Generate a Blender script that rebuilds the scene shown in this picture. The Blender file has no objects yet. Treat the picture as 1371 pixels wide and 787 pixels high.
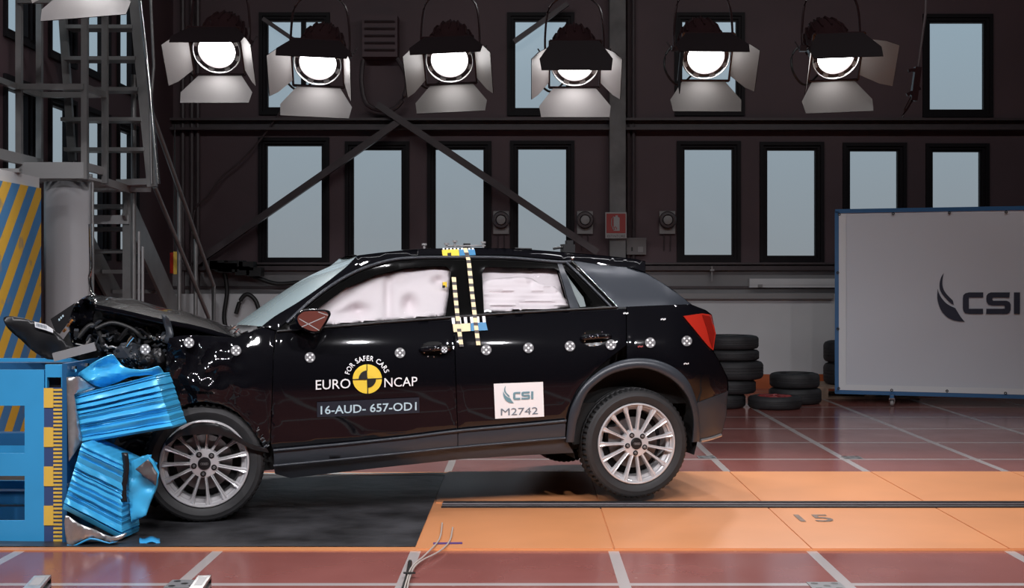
import bpy, bmesh, math, random
from mathutils import Vector, Matrix, noise
from mathutils.geometry import delaunay_2d_cdt

random.seed(7)
SC = bpy.context.scene
COL = SC.collection
R = math.radians

# ------------------------------------------------------------------ camera
F = 1696.0                       # focal length in pixels of the 1371 x 787 frame
VX, VY = 703.0, 376.0            # where the level viewing axis meets the frame
CH = 1.365                       # camera height
cd = bpy.data.cameras.new('camera')
cam = bpy.data.objects.new('camera', cd)
COL.objects.link(cam)
cam.location = (0, 0, CH)
cam.rotation_euler = (R(90), 0, 0)
cd.sensor_width = 36.0
cd.lens = F / 1371.0 * 36.0
cd.shift_x = -(VX - 685.5) / 1371.0
cd.shift_y = -(393.5 - VY) / 1371.0
cd.clip_end = 200
SC.camera = cam

# ------------------------------------------------------------------ view, world
SC.view_settings.view_transform = 'Standard'
SC.view_settings.look = 'None'
SC.view_settings.exposure = 0.0
SC.view_settings.gamma = 1.0
SC.view_settings.use_curve_mapping = False
w = bpy.data.worlds.new('overcast_sky')
SC.world = w
w.use_nodes = True
nt = w.node_tree
bg = nt.nodes['Background']
tc = nt.nodes.new('ShaderNodeTexCoord')
sx = nt.nodes.new('ShaderNodeSeparateXYZ')
rp = nt.nodes.new('ShaderNodeValToRGB')
nt.links.new(tc.outputs['Generated'], sx.inputs[0])
nt.links.new(sx.outputs['Z'], rp.inputs[0])
rp.color_ramp.elements[0].position = 0.0
rp.color_ramp.elements[0].color = (0.255, 0.275, 0.295, 1)
rp.color_ramp.elements[1].position = 0.22
rp.color_ramp.elements[1].color = (0.30, 0.39, 0.46, 1)
nt.links.new(rp.outputs[0], bg.inputs[0])
bg.inputs[1].default_value = 1.05
cy = SC.cycles
cy.max_bounces = 8
cy.sample_clamp_indirect = 4.0
cy.caustics_reflective = False
cy.caustics_refractive = False

# ------------------------------------------------------------------ unseen overhead lamps, some added only to brighten the hall
def spot(name, loc, target, power, cone, blend, radius, color=(1, .98, 1.02)):
    l = bpy.data.lights.new(name, 'SPOT')
    l.energy = power
    l.spot_size = R(cone)
    l.spot_blend = blend
    l.shadow_soft_size = radius
    l.color = color
    o = bpy.data.objects.new(name, l)
    COL.objects.link(o)
    o.location = loc
    o.rotation_euler = (Vector(target) - Vector(loc)).to_track_quat('-Z', 'Y').to_euler()
    return o

for sx_ in (-4.0, -2.4, -.8, .8, 2.4, 4.0):      # the lamp row on the camera's side, above the frame
    spot('rig_lamp', (sx_, 2.7, 4.4), (sx_ * .62, 7.1, .45), 385, 74, .85, .07)
def strip(name, loc, target, power, sx, sy, color=(.97, .98, 1.0)):
    l = bpy.data.lights.new(name, 'AREA')
    l.energy = power
    l.shape = 'RECTANGLE'
    l.size, l.size_y = sx, sy
    l.color = color
    o = bpy.data.objects.new(name, l)
    COL.objects.link(o)
    o.location = loc
    o.rotation_euler = (Vector(target) - Vector(loc)).to_track_quat('-Z', 'Y').to_euler()
    return o
spot('added_side_fill', (-1.7, 4.6, 4.9), (-4.1, 10.6, 1.3), 420, 44, .7, .07)  # unseen spot added to brighten the crash wall and pale board
for sx_ in (-2.4, 3.4):                          # unseen strips added to brighten the back wall and staircase
    strip('added_ceiling_fill', (sx_, 9.2, 6.05), (sx_, 15.5, 1.0), 62, 5.0, .22)
for sx_, pw in ((-2.6, 55), (-.4, 55), (1.8, 80), (4.0, 80)):      # downlights above the lane
    spot('ceiling_lamp', (sx_, 7.4, 5.6), (sx_, 7.5, 0), pw * 2.2, 100, .9, .10)

# ------------------------------------------------------------------ pixels to points
def ray(x, y):
    return Vector(((x - VX) / F, 1.0, -(y - VY) / F))
CAMP = Vector((0, 0, CH))
def P(x, y, Y):                      # the point seen at (x, y) at depth Y
    return CAMP + ray(x, y) * Y
def PX(x, y, X):                     # on the plane X = const
    return P(x, y, X * F / (x - VX))
def PZ(x, y, Z=0.0):                 # on the horizontal plane
    return P(x, y, (CH - Z) * F / (y - VY))
def PP(x, y, o, n):                  # on the plane through o with normal n
    d = ray(x, y)
    return CAMP + d * ((Vector(o) - CAMP).dot(n) / d.dot(n))

# ------------------------------------------------------------------ materials
def lin(c):
    return tuple(((v / 255.0) / 12.92 if v / 255.0 <= .04045 else ((v / 255.0 + .055) / 1.055) ** 2.4) for v in c)

def mat(name, col, rough=.5, metal=0.0, spec=.5, coat=0.0, var=0.0, vscale=8.0, bump=0.0, bscale=40.0, alpha=1.0, emit=None, estr=0.0):
    m = bpy.data.materials.new(name)
    m.use_nodes = True
    n = m.node_tree
    b = n.nodes['Principled BSDF']
    b.inputs['Base Color'].default_value = (*col, 1)
    b.inputs['Roughness'].default_value = rough
    b.inputs['Metallic'].default_value = metal
    b.inputs['Specular IOR Level'].default_value = spec
    b.inputs['Coat Weight'].default_value = coat
    b.inputs['Coat Roughness'].default_value = .04
    b.inputs['Alpha'].default_value = alpha
    if emit:
        b.inputs['Emission Color'].default_value = (*emit, 1)
        b.inputs['Emission Strength'].default_value = estr
    if var or bump:
        g = n.nodes.new('ShaderNodeNewGeometry') if False else n.nodes.new('ShaderNodeTexCoord')
        out = g.outputs['Object']
    if var:
        t = n.nodes.new('ShaderNodeTexNoise')
        t.inputs['Scale'].default_value = vscale
        t.inputs['Detail'].default_value = 6
        n.links.new(out, t.inputs['Vector'])
        r = n.nodes.new('ShaderNodeValToRGB')
        lo = tuple(max(0, c * (1 - var)) for c in col)
        hi = tuple(min(1, c * (1 + var)) for c in col)
        r.color_ramp.elements[0].position = .3
        r.color_ramp.elements[1].position = .7
        r.color_ramp.elements[0].color = (*lo, 1)
        r.color_ramp.elements[1].color = (*hi, 1)
        n.links.new(t.outputs[0], r.inputs[0])
        n.links.new(r.outputs[0], b.inputs['Base Color'])
    if bump:
        t2 = n.nodes.new('ShaderNodeTexNoise')
        t2.inputs['Scale'].default_value = bscale
        t2.inputs['Detail'].default_value = 4
        n.links.new(out, t2.inputs['Vector'])
        bp = n.nodes.new('ShaderNodeBump')
        bp.inputs['Strength'].default_value = bump
        bp.inputs['Distance'].default_value = .01
        n.links.new(t2.outputs[0], bp.inputs['Height'])
        n.links.new(bp.outputs[0], b.inputs['Normal'])
    return m

def glass(name, tint, refl=.08, rough=.02):
    m = bpy.data.materials.new(name)
    m.use_nodes = True
    n = m.node_tree
    n.nodes.remove(n.nodes['Principled BSDF'])
    o = n.nodes['Material Output']
    a = n.nodes.new('ShaderNodeBsdfTransparent')
    a.inputs[0].default_value = (*tint, 1)
    g = n.nodes.new('ShaderNodeBsdfGlossy')
    g.inputs['Roughness'].default_value = rough
    x = n.nodes.new('ShaderNodeMixShader')
    x.inputs[0].default_value = refl
    n.links.new(a.outputs[0], x.inputs[1])
    n.links.new(g.outputs[0], x.inputs[2])
    n.links.new(x.outputs[0], o.inputs[0])
    return m

M = {}
M['wall_dark'] = mat('dark_wall_paint', (.085, .050, .058), .6, var=.15, vscale=.9, bump=.05, bscale=30)
M['wall_low'] = mat('light_wall_paint', (.60, .60, .61), .6, var=.06, vscale=1.2)
M['wall_mid'] = mat('grey_wall_paint', (.21, .205, .21), .6, var=.1, vscale=1.5)
M['frame'] = mat('black_window_frame', (.008, .006, .008), .55, spec=.2)
M['wglass'] = glass('window_glass', (.96, .975, .98), .02, .25)
M['concrete'] = mat('column_concrete', (.18, .18, .18), .8, var=.3, vscale=3, bump=.15, bscale=14)
M['steel_dark'] = mat('dark_steel', (.062, .046, .050), .45, var=.15)
M['steel'] = mat('grey_galvanised_steel', (.30, .295, .29), .38, .55, var=.12, vscale=5)
M['steel_light'] = mat('light_painted_steel', (.42, .42, .42), .4, .2)
M['orange_strip'] = mat('orange_skirting_paint', (.42, .09, .02), .5)
M['ceil'] = mat('ceiling_paint', (.02, .017, .018), .8)
M['rubber'] = mat('tyre_rubber', (.017, .017, .018), .62, var=.2, vscale=12)
M['rubber_old'] = mat('worn_tyre_rubber', (.020, .020, .022), .65, var=.25, vscale=9)
M['wood'] = mat('pallet_wood', (.36, .25, .18), .8, var=.3, vscale=9)
M['red_metal'] = mat('red_wheel_paint', (.25, .03, .03), .5)
M['panel_white'] = mat('screen_sheet', (.64, .66, .71), .55, bump=.04, bscale=3)
M['panel_hem'] = mat('screen_hem', (.74, .76, .78), .55)
M['panel_blue'] = mat('screen_frame_blue', (.03, .13, .30), .4)
M['ink_navy'] = mat('navy_print', (.018, .022, .045), .6)
M['lamp_black'] = mat('lamp_housing_black', (.022, .010, .011), .22)
M['flap_in'] = mat('barn_door_inner_face', (.30, .285, .285), .5)  # lamp-lit look of the black doors is put into this grey
M['flap_out'] = mat('barn_door_outer_face', (.009, .005, .006), .6, spec=.12)
M['flap_dim'] = mat('barn_door_inner_face_dim', (.15, .14, .135), .5)  # darker copy of the inner face, so these flaps look less lit
M['lens'] = mat('lit_lens', (1, 1, 1), .2, emit=(1, .97, .96), estr=13.0)
M['chrome'] = mat('polished_metal', (.75, .75, .75), .14, 1.0)
M['paint'] = mat('black_car_paint', (.003, .003, .0045), .5, spec=.02, coat=1.0)
M['cladding'] = mat('grey_plastic_cladding', (.032, .037, .045), .32, spec=.45)
M['blade'] = mat('grey_blue_pillar_blade', (.030, .036, .046), .36, .2)
M['black_plastic'] = mat('black_plastic', (.010, .010, .011), .35)
M['gloss_black'] = mat('gloss_black_frame', (.004, .004, .004), .10, spec=.4)
M['black_matte'] = mat('black_underside', (.006, .006, .006), .8)
M['airbag'] = mat('airbag_fabric', (.79, .70, .72), .75)
M['inner_pale'] = mat('pale_inner_sheet', (.26, .29, .29), .5)
M['sglass'] = glass('side_window_glass', (.96, .97, .97), .04)
M['wind'] = mat('windscreen_glass', (.44, .57, .60), .16, .0, spec=.9, coat=.5)  # pale base colour stands in for the bright reflection in the glass
M['tail_red'] = mat('tail_lamp_red', (.40, .022, .012), .2, coat=.5)
M['tail_dark'] = mat('tail_lamp_dark_red', (.20, .010, .006), .18, coat=.6)
M['mirror_glass'] = mat('mirror_brown', (.14, .045, .035), .12, .0, coat=.6)
M['alu'] = mat('alloy_wheel', (.66, .65, .66), .26, .35, spec=.7)
M['alu_dull'] = mat('brushed_aluminium', (.55, .55, .55), .35, .8, var=.15, vscale=20)
M['alu_dark'] = mat('brake_disc_metal', (.20, .19, .19), .4, .7)
M['blue'] = mat('barrier_blue_paint', (.040, .34, .68), .42, var=.06, vscale=3)
M['blue_hi'] = mat('honeycomb_blue', (.060, .47, .84), .32, .1, var=.10, vscale=6)
M['blue_dark'] = mat('barrier_dark_blue_paint', (.012, .10, .24), .45)
M['yellow'] = mat('ruler_yellow', (.80, .52, .08), .5)
M['navy'] = mat('ruler_navy', (.040, .075, .20), .5)
M['white'] = mat('white_print', (.86, .86, .86), .5)
M['paleblue'] = mat('pale_blue_print', (.50, .66, .72), .5)
M['tealprint'] = mat('teal_print', (.16, .30, .35), .5)
M['greyprint'] = mat('grey_print', (.16, .20, .24), .5)
M['ncap_yellow'] = mat('badge_yellow', (.85, .60, .05), .5)
M['black'] = mat('black_print', (.008, .008, .008), .5)
M['plate_navy'] = mat('navy_code_plate', (.012, .016, .026), .45)
M['dotgrey'] = mat('marker_grey', (.15, .15, .155), .6)
M['cream'] = mat('tape_cream', (.82, .66, .40), .6)
M['tapedark'] = mat('tape_dark', (.06, .05, .05), .6)
M['tapeblue'] = mat('sticker_blue', (.05, .22, .42), .5)
M['sign_red'] = mat('sign_red', (.34, .035, .03), .45)
M['sign_white'] = mat('sign_white', (.36, .35, .35), .5)
M['orange'] = mat('orange_lane_paint', (.66, .275, .115), .34, var=.07, vscale=1.6, bump=.02)
M['faded_number'] = mat('faded_number_paint', (.13, .075, .05), .5, var=.5, vscale=14)
M['mat_black'] = mat('black_mat', (.034, .034, .037), .38, var=.75, vscale=3.5, bump=.7, bscale=7)
M['rail_steel'] = mat('rail_dark_steel', (.03, .03, .035), .35, .5)
M['purple'] = mat('purple_tape', (.10, .05, .20), .5)
M['cable'] = mat('cable_black', (.012, .012, .012), .5)
M['cable_w'] = mat('cable_pale', (.45, .40, .36), .5)
M['grey_box'] = mat('grey_plastic_box', (.17, .155, .155), .5)
M['sounder'] = mat('sounder_grey', (.27, .26, .26), .5)
M['board'] = mat('pale_board', (.40, .39, .40), .6, bump=.05, bscale=6)
M['frame_orange'] = mat('amber_plastic', (.75, .30, .08), .4)

def striped():
    m = mat('striped_crash_wall_paint', (.5, .5, .5), .55)
    n = m.node_tree
    b = n.nodes['Principled BSDF']
    g = n.nodes.new('ShaderNodeNewGeometry')
    s = n.nodes.new('ShaderNodeSeparateXYZ')
    n.links.new(g.outputs['Position'], s.inputs[0])
    d = n.nodes.new('ShaderNodeMath'); d.operation = 'SUBTRACT'
    k = n.nodes.new('ShaderNodeMath'); k.operation = 'MULTIPLY'; k.inputs[1].default_value = .86
    n.links.new(s.outputs['Z'], k.inputs[0])
    n.links.new(s.outputs['Y'], d.inputs[0])
    n.links.new(k.outputs[0], d.inputs[1])
    q = n.nodes.new('ShaderNodeMath'); q.operation = 'DIVIDE'; q.inputs[1].default_value = .335
    n.links.new(d.outputs[0], q.inputs[0])
    fr = n.nodes.new('ShaderNodeMath'); fr.operation = 'FRACT'
    n.links.new(q.outputs[0], fr.inputs[0])
    gt = n.nodes.new('ShaderNodeMath'); gt.operation = 'GREATER_THAN'; gt.inputs[1].default_value = .5
    n.links.new(fr.outputs[0], gt.inputs[0])
    mx = n.nodes.new('ShaderNodeMix'); mx.data_type = 'RGBA'
    mx.inputs[6].default_value = (.045, .19, .42, 1)
    mx.inputs[7].default_value = (.68, .39, .03, 1)
    n.links.new(gt.outputs[0], mx.inputs[0])
    t = n.nodes.new('ShaderNodeTexNoise'); t.inputs['Scale'].default_value = 7; t.inputs['Detail'].default_value = 8
    n.links.new(g.outputs['Position'], t.inputs['Vector'])
    r = n.nodes.new('ShaderNodeValToRGB')
    r.color_ramp.elements[0].position = .60; r.color_ramp.elements[0].color = (0, 0, 0, 1)
    r.color_ramp.elements[1].position = .70; r.color_ramp.elements[1].color = (.7, .7, .7, 1)
    n.links.new(t.outputs[0], r.inputs[0])
    mx2 = n.nodes.new('ShaderNodeMix'); mx2.data_type = 'RGBA'
    mx2.inputs[7].default_value = (.22, .20, .18, 1)
    n.links.new(r.outputs[0], mx2.inputs[0])
    n.links.new(mx.outputs[2], mx2.inputs[6])
    n.links.new(mx2.outputs[2], b.inputs['Base Color'])
    return m
M['stripes'] = striped()

def floor_mat():
    m = mat('red_hall_floor', (.3, .07, .05), .3, spec=.5)
    n = m.node_tree
    b = n.nodes['Principled BSDF']
    g = n.nodes.new('ShaderNodeNewGeometry')
    s = n.nodes.new('ShaderNodeSeparateXYZ')
    n.links.new(g.outputs['Position'], s.inputs[0])
    def line(src, off, half):
        a = n.nodes.new('ShaderNodeMath'); a.operation = 'ADD'; a.inputs[1].default_value = off + 100.5
        n.links.new(src, a.inputs[0])
        f = n.nodes.new('ShaderNodeMath'); f.operation = 'FRACT'
        n.links.new(a.outputs[0], f.inputs[0])
        c = n.nodes.new('ShaderNodeMath'); c.operation = 'SUBTRACT'; c.inputs[1].default_value = .5
        n.links.new(f.outputs[0], c.inputs[0])
        d = n.nodes.new('ShaderNodeMath'); d.operation = 'ABSOLUTE'
        n.links.new(c.outputs[0], d.inputs[0])
        e = n.nodes.new('ShaderNodeMath'); e.operation = 'LESS_THAN'; e.inputs[1].default_value = half
        n.links.new(d.outputs[0], e.inputs[0])
        return e.outputs[0]
    lx = line(s.outputs['X'], .553, .027)
    ly = line(s.outputs['Y'], -5.70, .024)
    mm = n.nodes.new('ShaderNodeMath'); mm.operation = 'MAXIMUM'
    n.links.new(lx, mm.inputs[0]); n.links.new(ly, mm.inputs[1])
    t = n.nodes.new('ShaderNodeTexNoise'); t.inputs['Scale'].default_value = 1.7; t.inputs['Detail'].default_value = 7
    n.links.new(g.outputs['Position'], t.inputs['Vector'])
    r = n.nodes.new('ShaderNodeValToRGB')
    r.color_ramp.elements[0].position = .3; r.color_ramp.elements[0].color = (.22, .072, .062, 1)
    r.color_ramp.elements[1].position = .75; r.color_ramp.elements[1].color = (.29, .102, .088, 1)
    n.links.new(t.outputs[0], r.inputs[0])
    t2 = n.nodes.new('ShaderNodeTexNoise'); t2.inputs['Scale'].default_value = 26; t2.inputs['Detail'].default_value = 3
    n.links.new(g.outputs['Position'], t2.inputs['Vector'])
    r2 = n.nodes.new('ShaderNodeValToRGB')
    r2.color_ramp.elements[0].position = .71; r2.color_ramp.elements[0].color = (0, 0, 0, 1)
    r2.color_ramp.elements[1].position = .76; r2.color_ramp.elements[1].color = (.5, .5, .5, 1)
    n.links.new(t2.outputs[0], r2.inputs[0])
    mx0 = n.nodes.new('ShaderNodeMix'); mx0.data_type = 'RGBA'
    mx0.inputs[7].default_value = (.42, .30, .27, 1)
    n.links.new(r2.outputs[0], mx0.inputs[0]); n.links.new(r.outputs[0], mx0.inputs[6])
    mx = n.nodes.new('ShaderNodeMix'); mx.data_type = 'RGBA'
    mx.inputs[7].default_value = (.40, .36, .35, 1)
    n.links.new(mm.outputs[0], mx.inputs[0]); n.links.new(mx0.outputs[2], mx.inputs[6])
    n.links.new(mx.outputs[2], b.inputs['Base Color'])
    t3 = n.nodes.new('ShaderNodeTexNoise'); t3.inputs['Scale'].default_value = 2.3; t3.inputs['Detail'].default_value = 4
    n.links.new(g.outputs['Position'], t3.inputs['Vector'])
    mr = n.nodes.new('ShaderNodeMapRange')
    mr.inputs[3].default_value = .11; mr.inputs[4].default_value = .25
    n.links.new(t3.outputs[0], mr.inputs[0]); n.links.new(mr.outputs[0], b.inputs['Roughness'])
    return m
M['floor'] = floor_mat()

# ------------------------------------------------------------------ mesh building
class MB:
    def __init__(s):
        s.v, s.f, s.m = [], [], []
    def add(s, vs, fs, mi=0):
        o = len(s.v)
        s.v += [tuple(p) for p in vs]
        s.f += [tuple(i + o for i in f) for f in fs]
        s.m += [mi] * len(fs)
    def box(s, lo, hi, mi=0):
        x0, y0, z0 = lo; x1, y1, z1 = hi
        s.add([(x0, y0, z0), (x1, y0, z0), (x1, y1, z0), (x0, y1, z0), (x0, y0, z1), (x1, y0, z1), (x1, y1, z1), (x0, y1, z1)],
              [(0, 3, 2, 1), (4, 5, 6, 7), (0, 1, 5, 4), (1, 2, 6, 5), (2, 3, 7, 6), (3, 0, 4, 7)], mi)
    def bar(s, a, b, wd, ht, up=(0, 0, 1), mi=0):
        a, b = Vector(a), Vector(b)
        d = (b - a).normalized()
        up = Vector(up)
        if abs(d.dot(up)) > .98:
            up = Vector((0, 1, 0))
        sd = d.cross(up).normalized()
        u2 = sd.cross(d).normalized()
        sd *= wd / 2; u2 *= ht / 2
        vs = [a - sd - u2, a + sd - u2, a + sd + u2, a - sd + u2, b - sd - u2, b + sd - u2, b + sd + u2, b - sd + u2]
        s.add(vs, [(0, 1, 2, 3), (7, 6, 5, 4), (0, 4, 5, 1), (1, 5, 6, 2), (2, 6, 7, 3), (3, 7, 4, 0)], mi)
    def tube(s, pts, r, n=8, mi=0, cap=True):
        pts = [Vector(p) for p in pts]
        rr = r if isinstance(r, (list, tuple)) else [r] * len(pts)
        rows = []
        for i, p in enumerate(pts):
            d = (pts[min(i + 1, len(pts) - 1)] - pts[max(i - 1, 0)]).normalized()
            ref = Vector((0, 0, 1)) if abs(d.z) < .9 else Vector((1, 0, 0))
            a = d.cross(ref).normalized(); b = d.cross(a).normalized()
            rows.append([p + (a * math.cos(2 * math.pi * k / n) + b * math.sin(2 * math.pi * k / n)) * rr[i] for k in range(n)])
        o = [q for row in rows for q in row]
        fs = [(i * n + k, i * n + (k + 1) % n, (i + 1) * n + (k + 1) % n, (i + 1) * n + k) for i in range(len(pts) - 1) for k in range(n)]
        if cap:
            fs.append(tuple(reversed(range(n)))); fs.append(tuple(range((len(pts) - 1) * n, len(pts) * n)))
        s.add(o, fs, mi)
    def grid(s, rows, mi=0, closed=False):
        n = len(rows[0])
        o = [q for r in rows for q in r]
        fs = []
        for i in range(len(rows) - 1):
            for k in range(n if closed else n - 1):
                k2 = (k + 1) % n
                fs.append((i * n + k, i * n + k2, (i + 1) * n + k2, (i + 1) * n + k))
        s.add(o, fs, mi)
    def lathe(s, prof, n, origin=(0, 0, 0), axis='y', mi=0, mod=None):
        ox, oy, oz = origin
        rows = []
        for j, (r, a) in enumerate(prof):
            row = []
            for k in range(n):
                t = 2 * math.pi * k / n
                rr = r * (mod(j, k) if mod else 1)
                c, d = rr * math.cos(t), rr * math.sin(t)
                row.append((ox + c, oy + a, oz + d) if axis == 'y' else (ox + c, oy + d, oz + a))
            rows.append(row)
        s.grid(rows, mi, True)
    def prism(s, poly, off, mi=0, mi_side=None):          # poly: 3D points (planar), off: vector of thickness
        off = Vector(off); n = len(poly)
        vs = [Vector(p) for p in poly] + [Vector(p) + off for p in poly]
        o = len(s.v)
        s.add(vs, [tuple(range(n)), tuple(range(2 * n - 1, n - 1, -1))], mi)
        ms = mi if mi_side is None else mi_side
        for i in range(n):
            s.f.append((o + i, o + (i + 1) % n, o + n + (i + 1) % n, o + n + i)); s.m.append(ms)
    def build(s, name, mats, parent=None, smooth=None, fix=True):
        me = bpy.data.meshes.new(name)
        me.from_pydata(s.v, [], s.f)
        if not isinstance(mats, (list, tuple)):
            mats = [mats]
        for q in mats:
            me.materials.append(M[q] if isinstance(q, str) else q)
        for p, i in zip(me.polygons, s.m):
            p.material_index = i
        if fix:
            bm = bmesh.new(); bm.from_mesh(me)
            bmesh.ops.recalc_face_normals(bm, faces=bm.faces)
            bm.to_mesh(me); bm.free()
        if smooth:
            me.polygons.foreach_set('use_smooth', [True] * len(me.polygons))
            me.set_sharp_from_angle(angle=R(smooth))
        me.update()
        o = bpy.data.objects.new(name, me)
        COL.objects.link(o)
        if parent is not None:
            o.parent = parent
        return o

def tag(o, label=None, cat=None, group=None, kind=None):
    if label: o['label'] = label
    if cat: o['category'] = cat
    if group: o['group'] = group
    if kind: o['kind'] = kind
    return o

def thing(name, label, cat, loc=(0, 0, 0), rotz=0.0, group=None, kind=None):
    o = bpy.data.objects.new(name, None)
    o.empty_display_size = .1
    COL.objects.link(o)
    o.location = loc
    o.rotation_euler = (0, 0, rotz)
    return tag(o, label, cat, group, kind)

def link_copy(o, parent=None):
    c = o.copy()
    COL.objects.link(c)
    if parent is not None: c.parent = parent
    for ch in list(o.children):
        link_copy(ch, c)
    return c

def local(o, p):                      # world point to the local frame of an empty turned about Z only
    q = Vector(p) - o.location
    a = -o.rotation_euler.z
    return Vector((q.x * math.cos(a) - q.y * math.sin(a), q.x * math.sin(a) + q.y * math.cos(a), q.z))

def pip(x, y, poly):
    c = False
    j = len(poly) - 1
    for i in range(len(poly)):
        xi, yi = poly[i]; xj, yj = poly[j]
        if (yi > y) != (yj > y) and x < (xj - xi) * (y - yi) / (yj - yi) + xi:
            c = not c
        j = i
    return c

def resample(poly, step):
    out = []
    for i in range(len(poly)):
        a, b = poly[i], poly[(i + 1) % len(poly)]
        d = math.hypot(b[0] - a[0], b[1] - a[1])
        k = max(1, int(round(d / step)))
        for j in range(k):
            out.append((a[0] + (b[0] - a[0]) * j / k, a[1] + (b[1] - a[1]) * j / k))
    return out

def spline(pts, n=6, closed=False):   # Catmull-Rom through 2D/3D points
    out = []
    m = len(pts)
    for i in range(m if closed else m - 1):
        p = [pts[(i + k) % m] if closed else pts[max(0, min(m - 1, i + k))] for k in (-1, 0, 1, 2)]
        for j in range(n):
            t = j / n
            out.append(tuple(.5 * (2 * p[1][c] + (p[2][c] - p[0][c]) * t + (2 * p[0][c] - 5 * p[1][c] + 4 * p[2][c] - p[3][c]) * t * t
                             + (3 * p[1][c] - p[0][c] - 3 * p[2][c] + p[3][c]) * t ** 3) for c in range(len(p[1]))))
    if not closed:
        out.append(tuple(pts[-1]))
    return out

def tri_fill(outer, holes=(), step=8.0, bstep=4.0):
    """Triangles of a flat region with inner points: (points, triangles, boundary loops)."""
    loops = [resample(outer, bstep)] + [resample(h, bstep) for h in holes]
    pts, edges, lids = [], [], []
    for lp in loops:
        o = len(pts)
        pts += lp
        lids.append(list(range(o, o + len(lp))))
        edges += [(o + i, o + (i + 1) % len(lp)) for i in range(len(lp))]
    nb = len(pts)
    xs = [p[0] for p in loops[0]]; ys = [p[1] for p in loops[0]]
    y = min(ys) + step / 2
    row = 0
    while y < max(ys):
        x = min(xs) + (step / 2 if row % 2 else step / 4)
        while x < max(xs):
            if pip(x, y, loops[0]) and not any(pip(x, y, h) for h in loops[1:]):
                if min((x - q[0]) ** 2 + (y - q[1]) ** 2 for q in pts[:nb]) > (step * .45) ** 2:
                    pts.append((x, y))
            x += step
        y += step * .87; row += 1
    r = delaunay_2d_cdt([Vector(p) for p in pts], edges, [], 0, 1e-6)
    vo = [(v.x, v.y) for v in r[0]]
    back = {}
    for i, src in enumerate(r[3]):
        for q in src: back[q] = i
    tr = []
    for f in r[2]:
        cx = sum(vo[i][0] for i in f) / 3; cy_ = sum(vo[i][1] for i in f) / 3
        if pip(cx, cy_, loops[0]) and not any(pip(cx, cy_, h) for h in loops[1:]):
            tr.append(tuple(f))
    return vo, tr, [[back[i] for i in l] for l in lids]

def text_mesh(s, weight=0.0, shear=0.0):
    """Outline of a word as flat triangles: (points, faces), left edge at 0, baseline at 0."""
    c = bpy.data.curves.new('lettering', 'FONT')
    c.body = s
    c.offset = weight
    c.shear = shear
    c.resolution_u = 3
    o = bpy.data.objects.new('lettering', c)
    COL.objects.link(o)
    bpy.context.view_layer.update()
    me = bpy.data.meshes.new_from_object(o.evaluated_get(bpy.context.evaluated_depsgraph_get()))
    vs = [(v.co.x, v.co.y) for v in me.vertices]
    fs = [tuple(p.vertices) for p in me.polygons]
    bpy.data.objects.remove(o); bpy.data.curves.remove(c); bpy.data.meshes.remove(me)
    return vs, fs
# ================================================================== the hall
WB, WL, WR, WF, ZC = 16.2, -4.5, 10.0, -5.0, 6.2

def holed_wall(name, o, ux, nrm, L, H, holes, m, th=.3):
    """A wall sheet with real openings; holes are (s0, s1, z0, z1); nrm points out of the room."""
    o, ux, nrm = Vector(o), Vector(ux), Vector(nrm)
    ss = sorted({0, L} | {h[0] for h in holes} | {h[1] for h in holes})
    zs = sorted({0, H} | {h[2] for h in holes} | {h[3] for h in holes})
    mb = MB()
    def pt(s, z, d): return o + ux * s + Vector((0, 0, z)) + nrm * d
    for i in range(len(ss) - 1):
        for j in range(len(zs) - 1):
            a, b, c, d = ss[i], ss[i + 1], zs[j], zs[j + 1]
            cx, cz = (a + b) / 2, (c + d) / 2
            if any(h[0] < cx < h[1] and h[2] < cz < h[3] for h in holes):
                continue
            for dd in (0, th):
                mb.add([pt(a, c, dd), pt(b, c, dd), pt(b, d, dd), pt(a, d, dd)], [(0, 1, 2, 3) if dd == 0 else (3, 2, 1, 0)])
    for h in holes:
        q = [(h[0], h[2]), (h[1], h[2]), (h[1], h[3]), (h[0], h[3])]
        for k in range(4):
            a, b = q[k], q[(k + 1) % 4]
            mb.add([pt(*a, 0), pt(*b, 0), pt(*b, th), pt(*a, th)], [(0, 1, 2, 3)])
    return tag(mb.build(name, m, fix=False), kind='structure')

fl = MB(); fl.box((WL - .3, WF - .3, -.2), (WR + .3, WB + .3, 0)); floor = tag(fl.build('floor', 'floor'), kind='structure')
ce = MB(); ce.box((WL - .3, WF - .3, ZC), (WR + .3, WB + .3, ZC + .2)); tag(ce.build('ceiling', 'ceil'), kind='structure')
wr = MB(); wr.box((WR, WF, 0), (WR + .3, WB, ZC)); tag(wr.build('wall_right', 'wall_dark'), kind='structure')
wf = MB(); wf.box((WL, WF - .3, 0), (WR, WF, ZC)); tag(wf.build('wall_front', 'wall_dark'), kind='structure')

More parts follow.
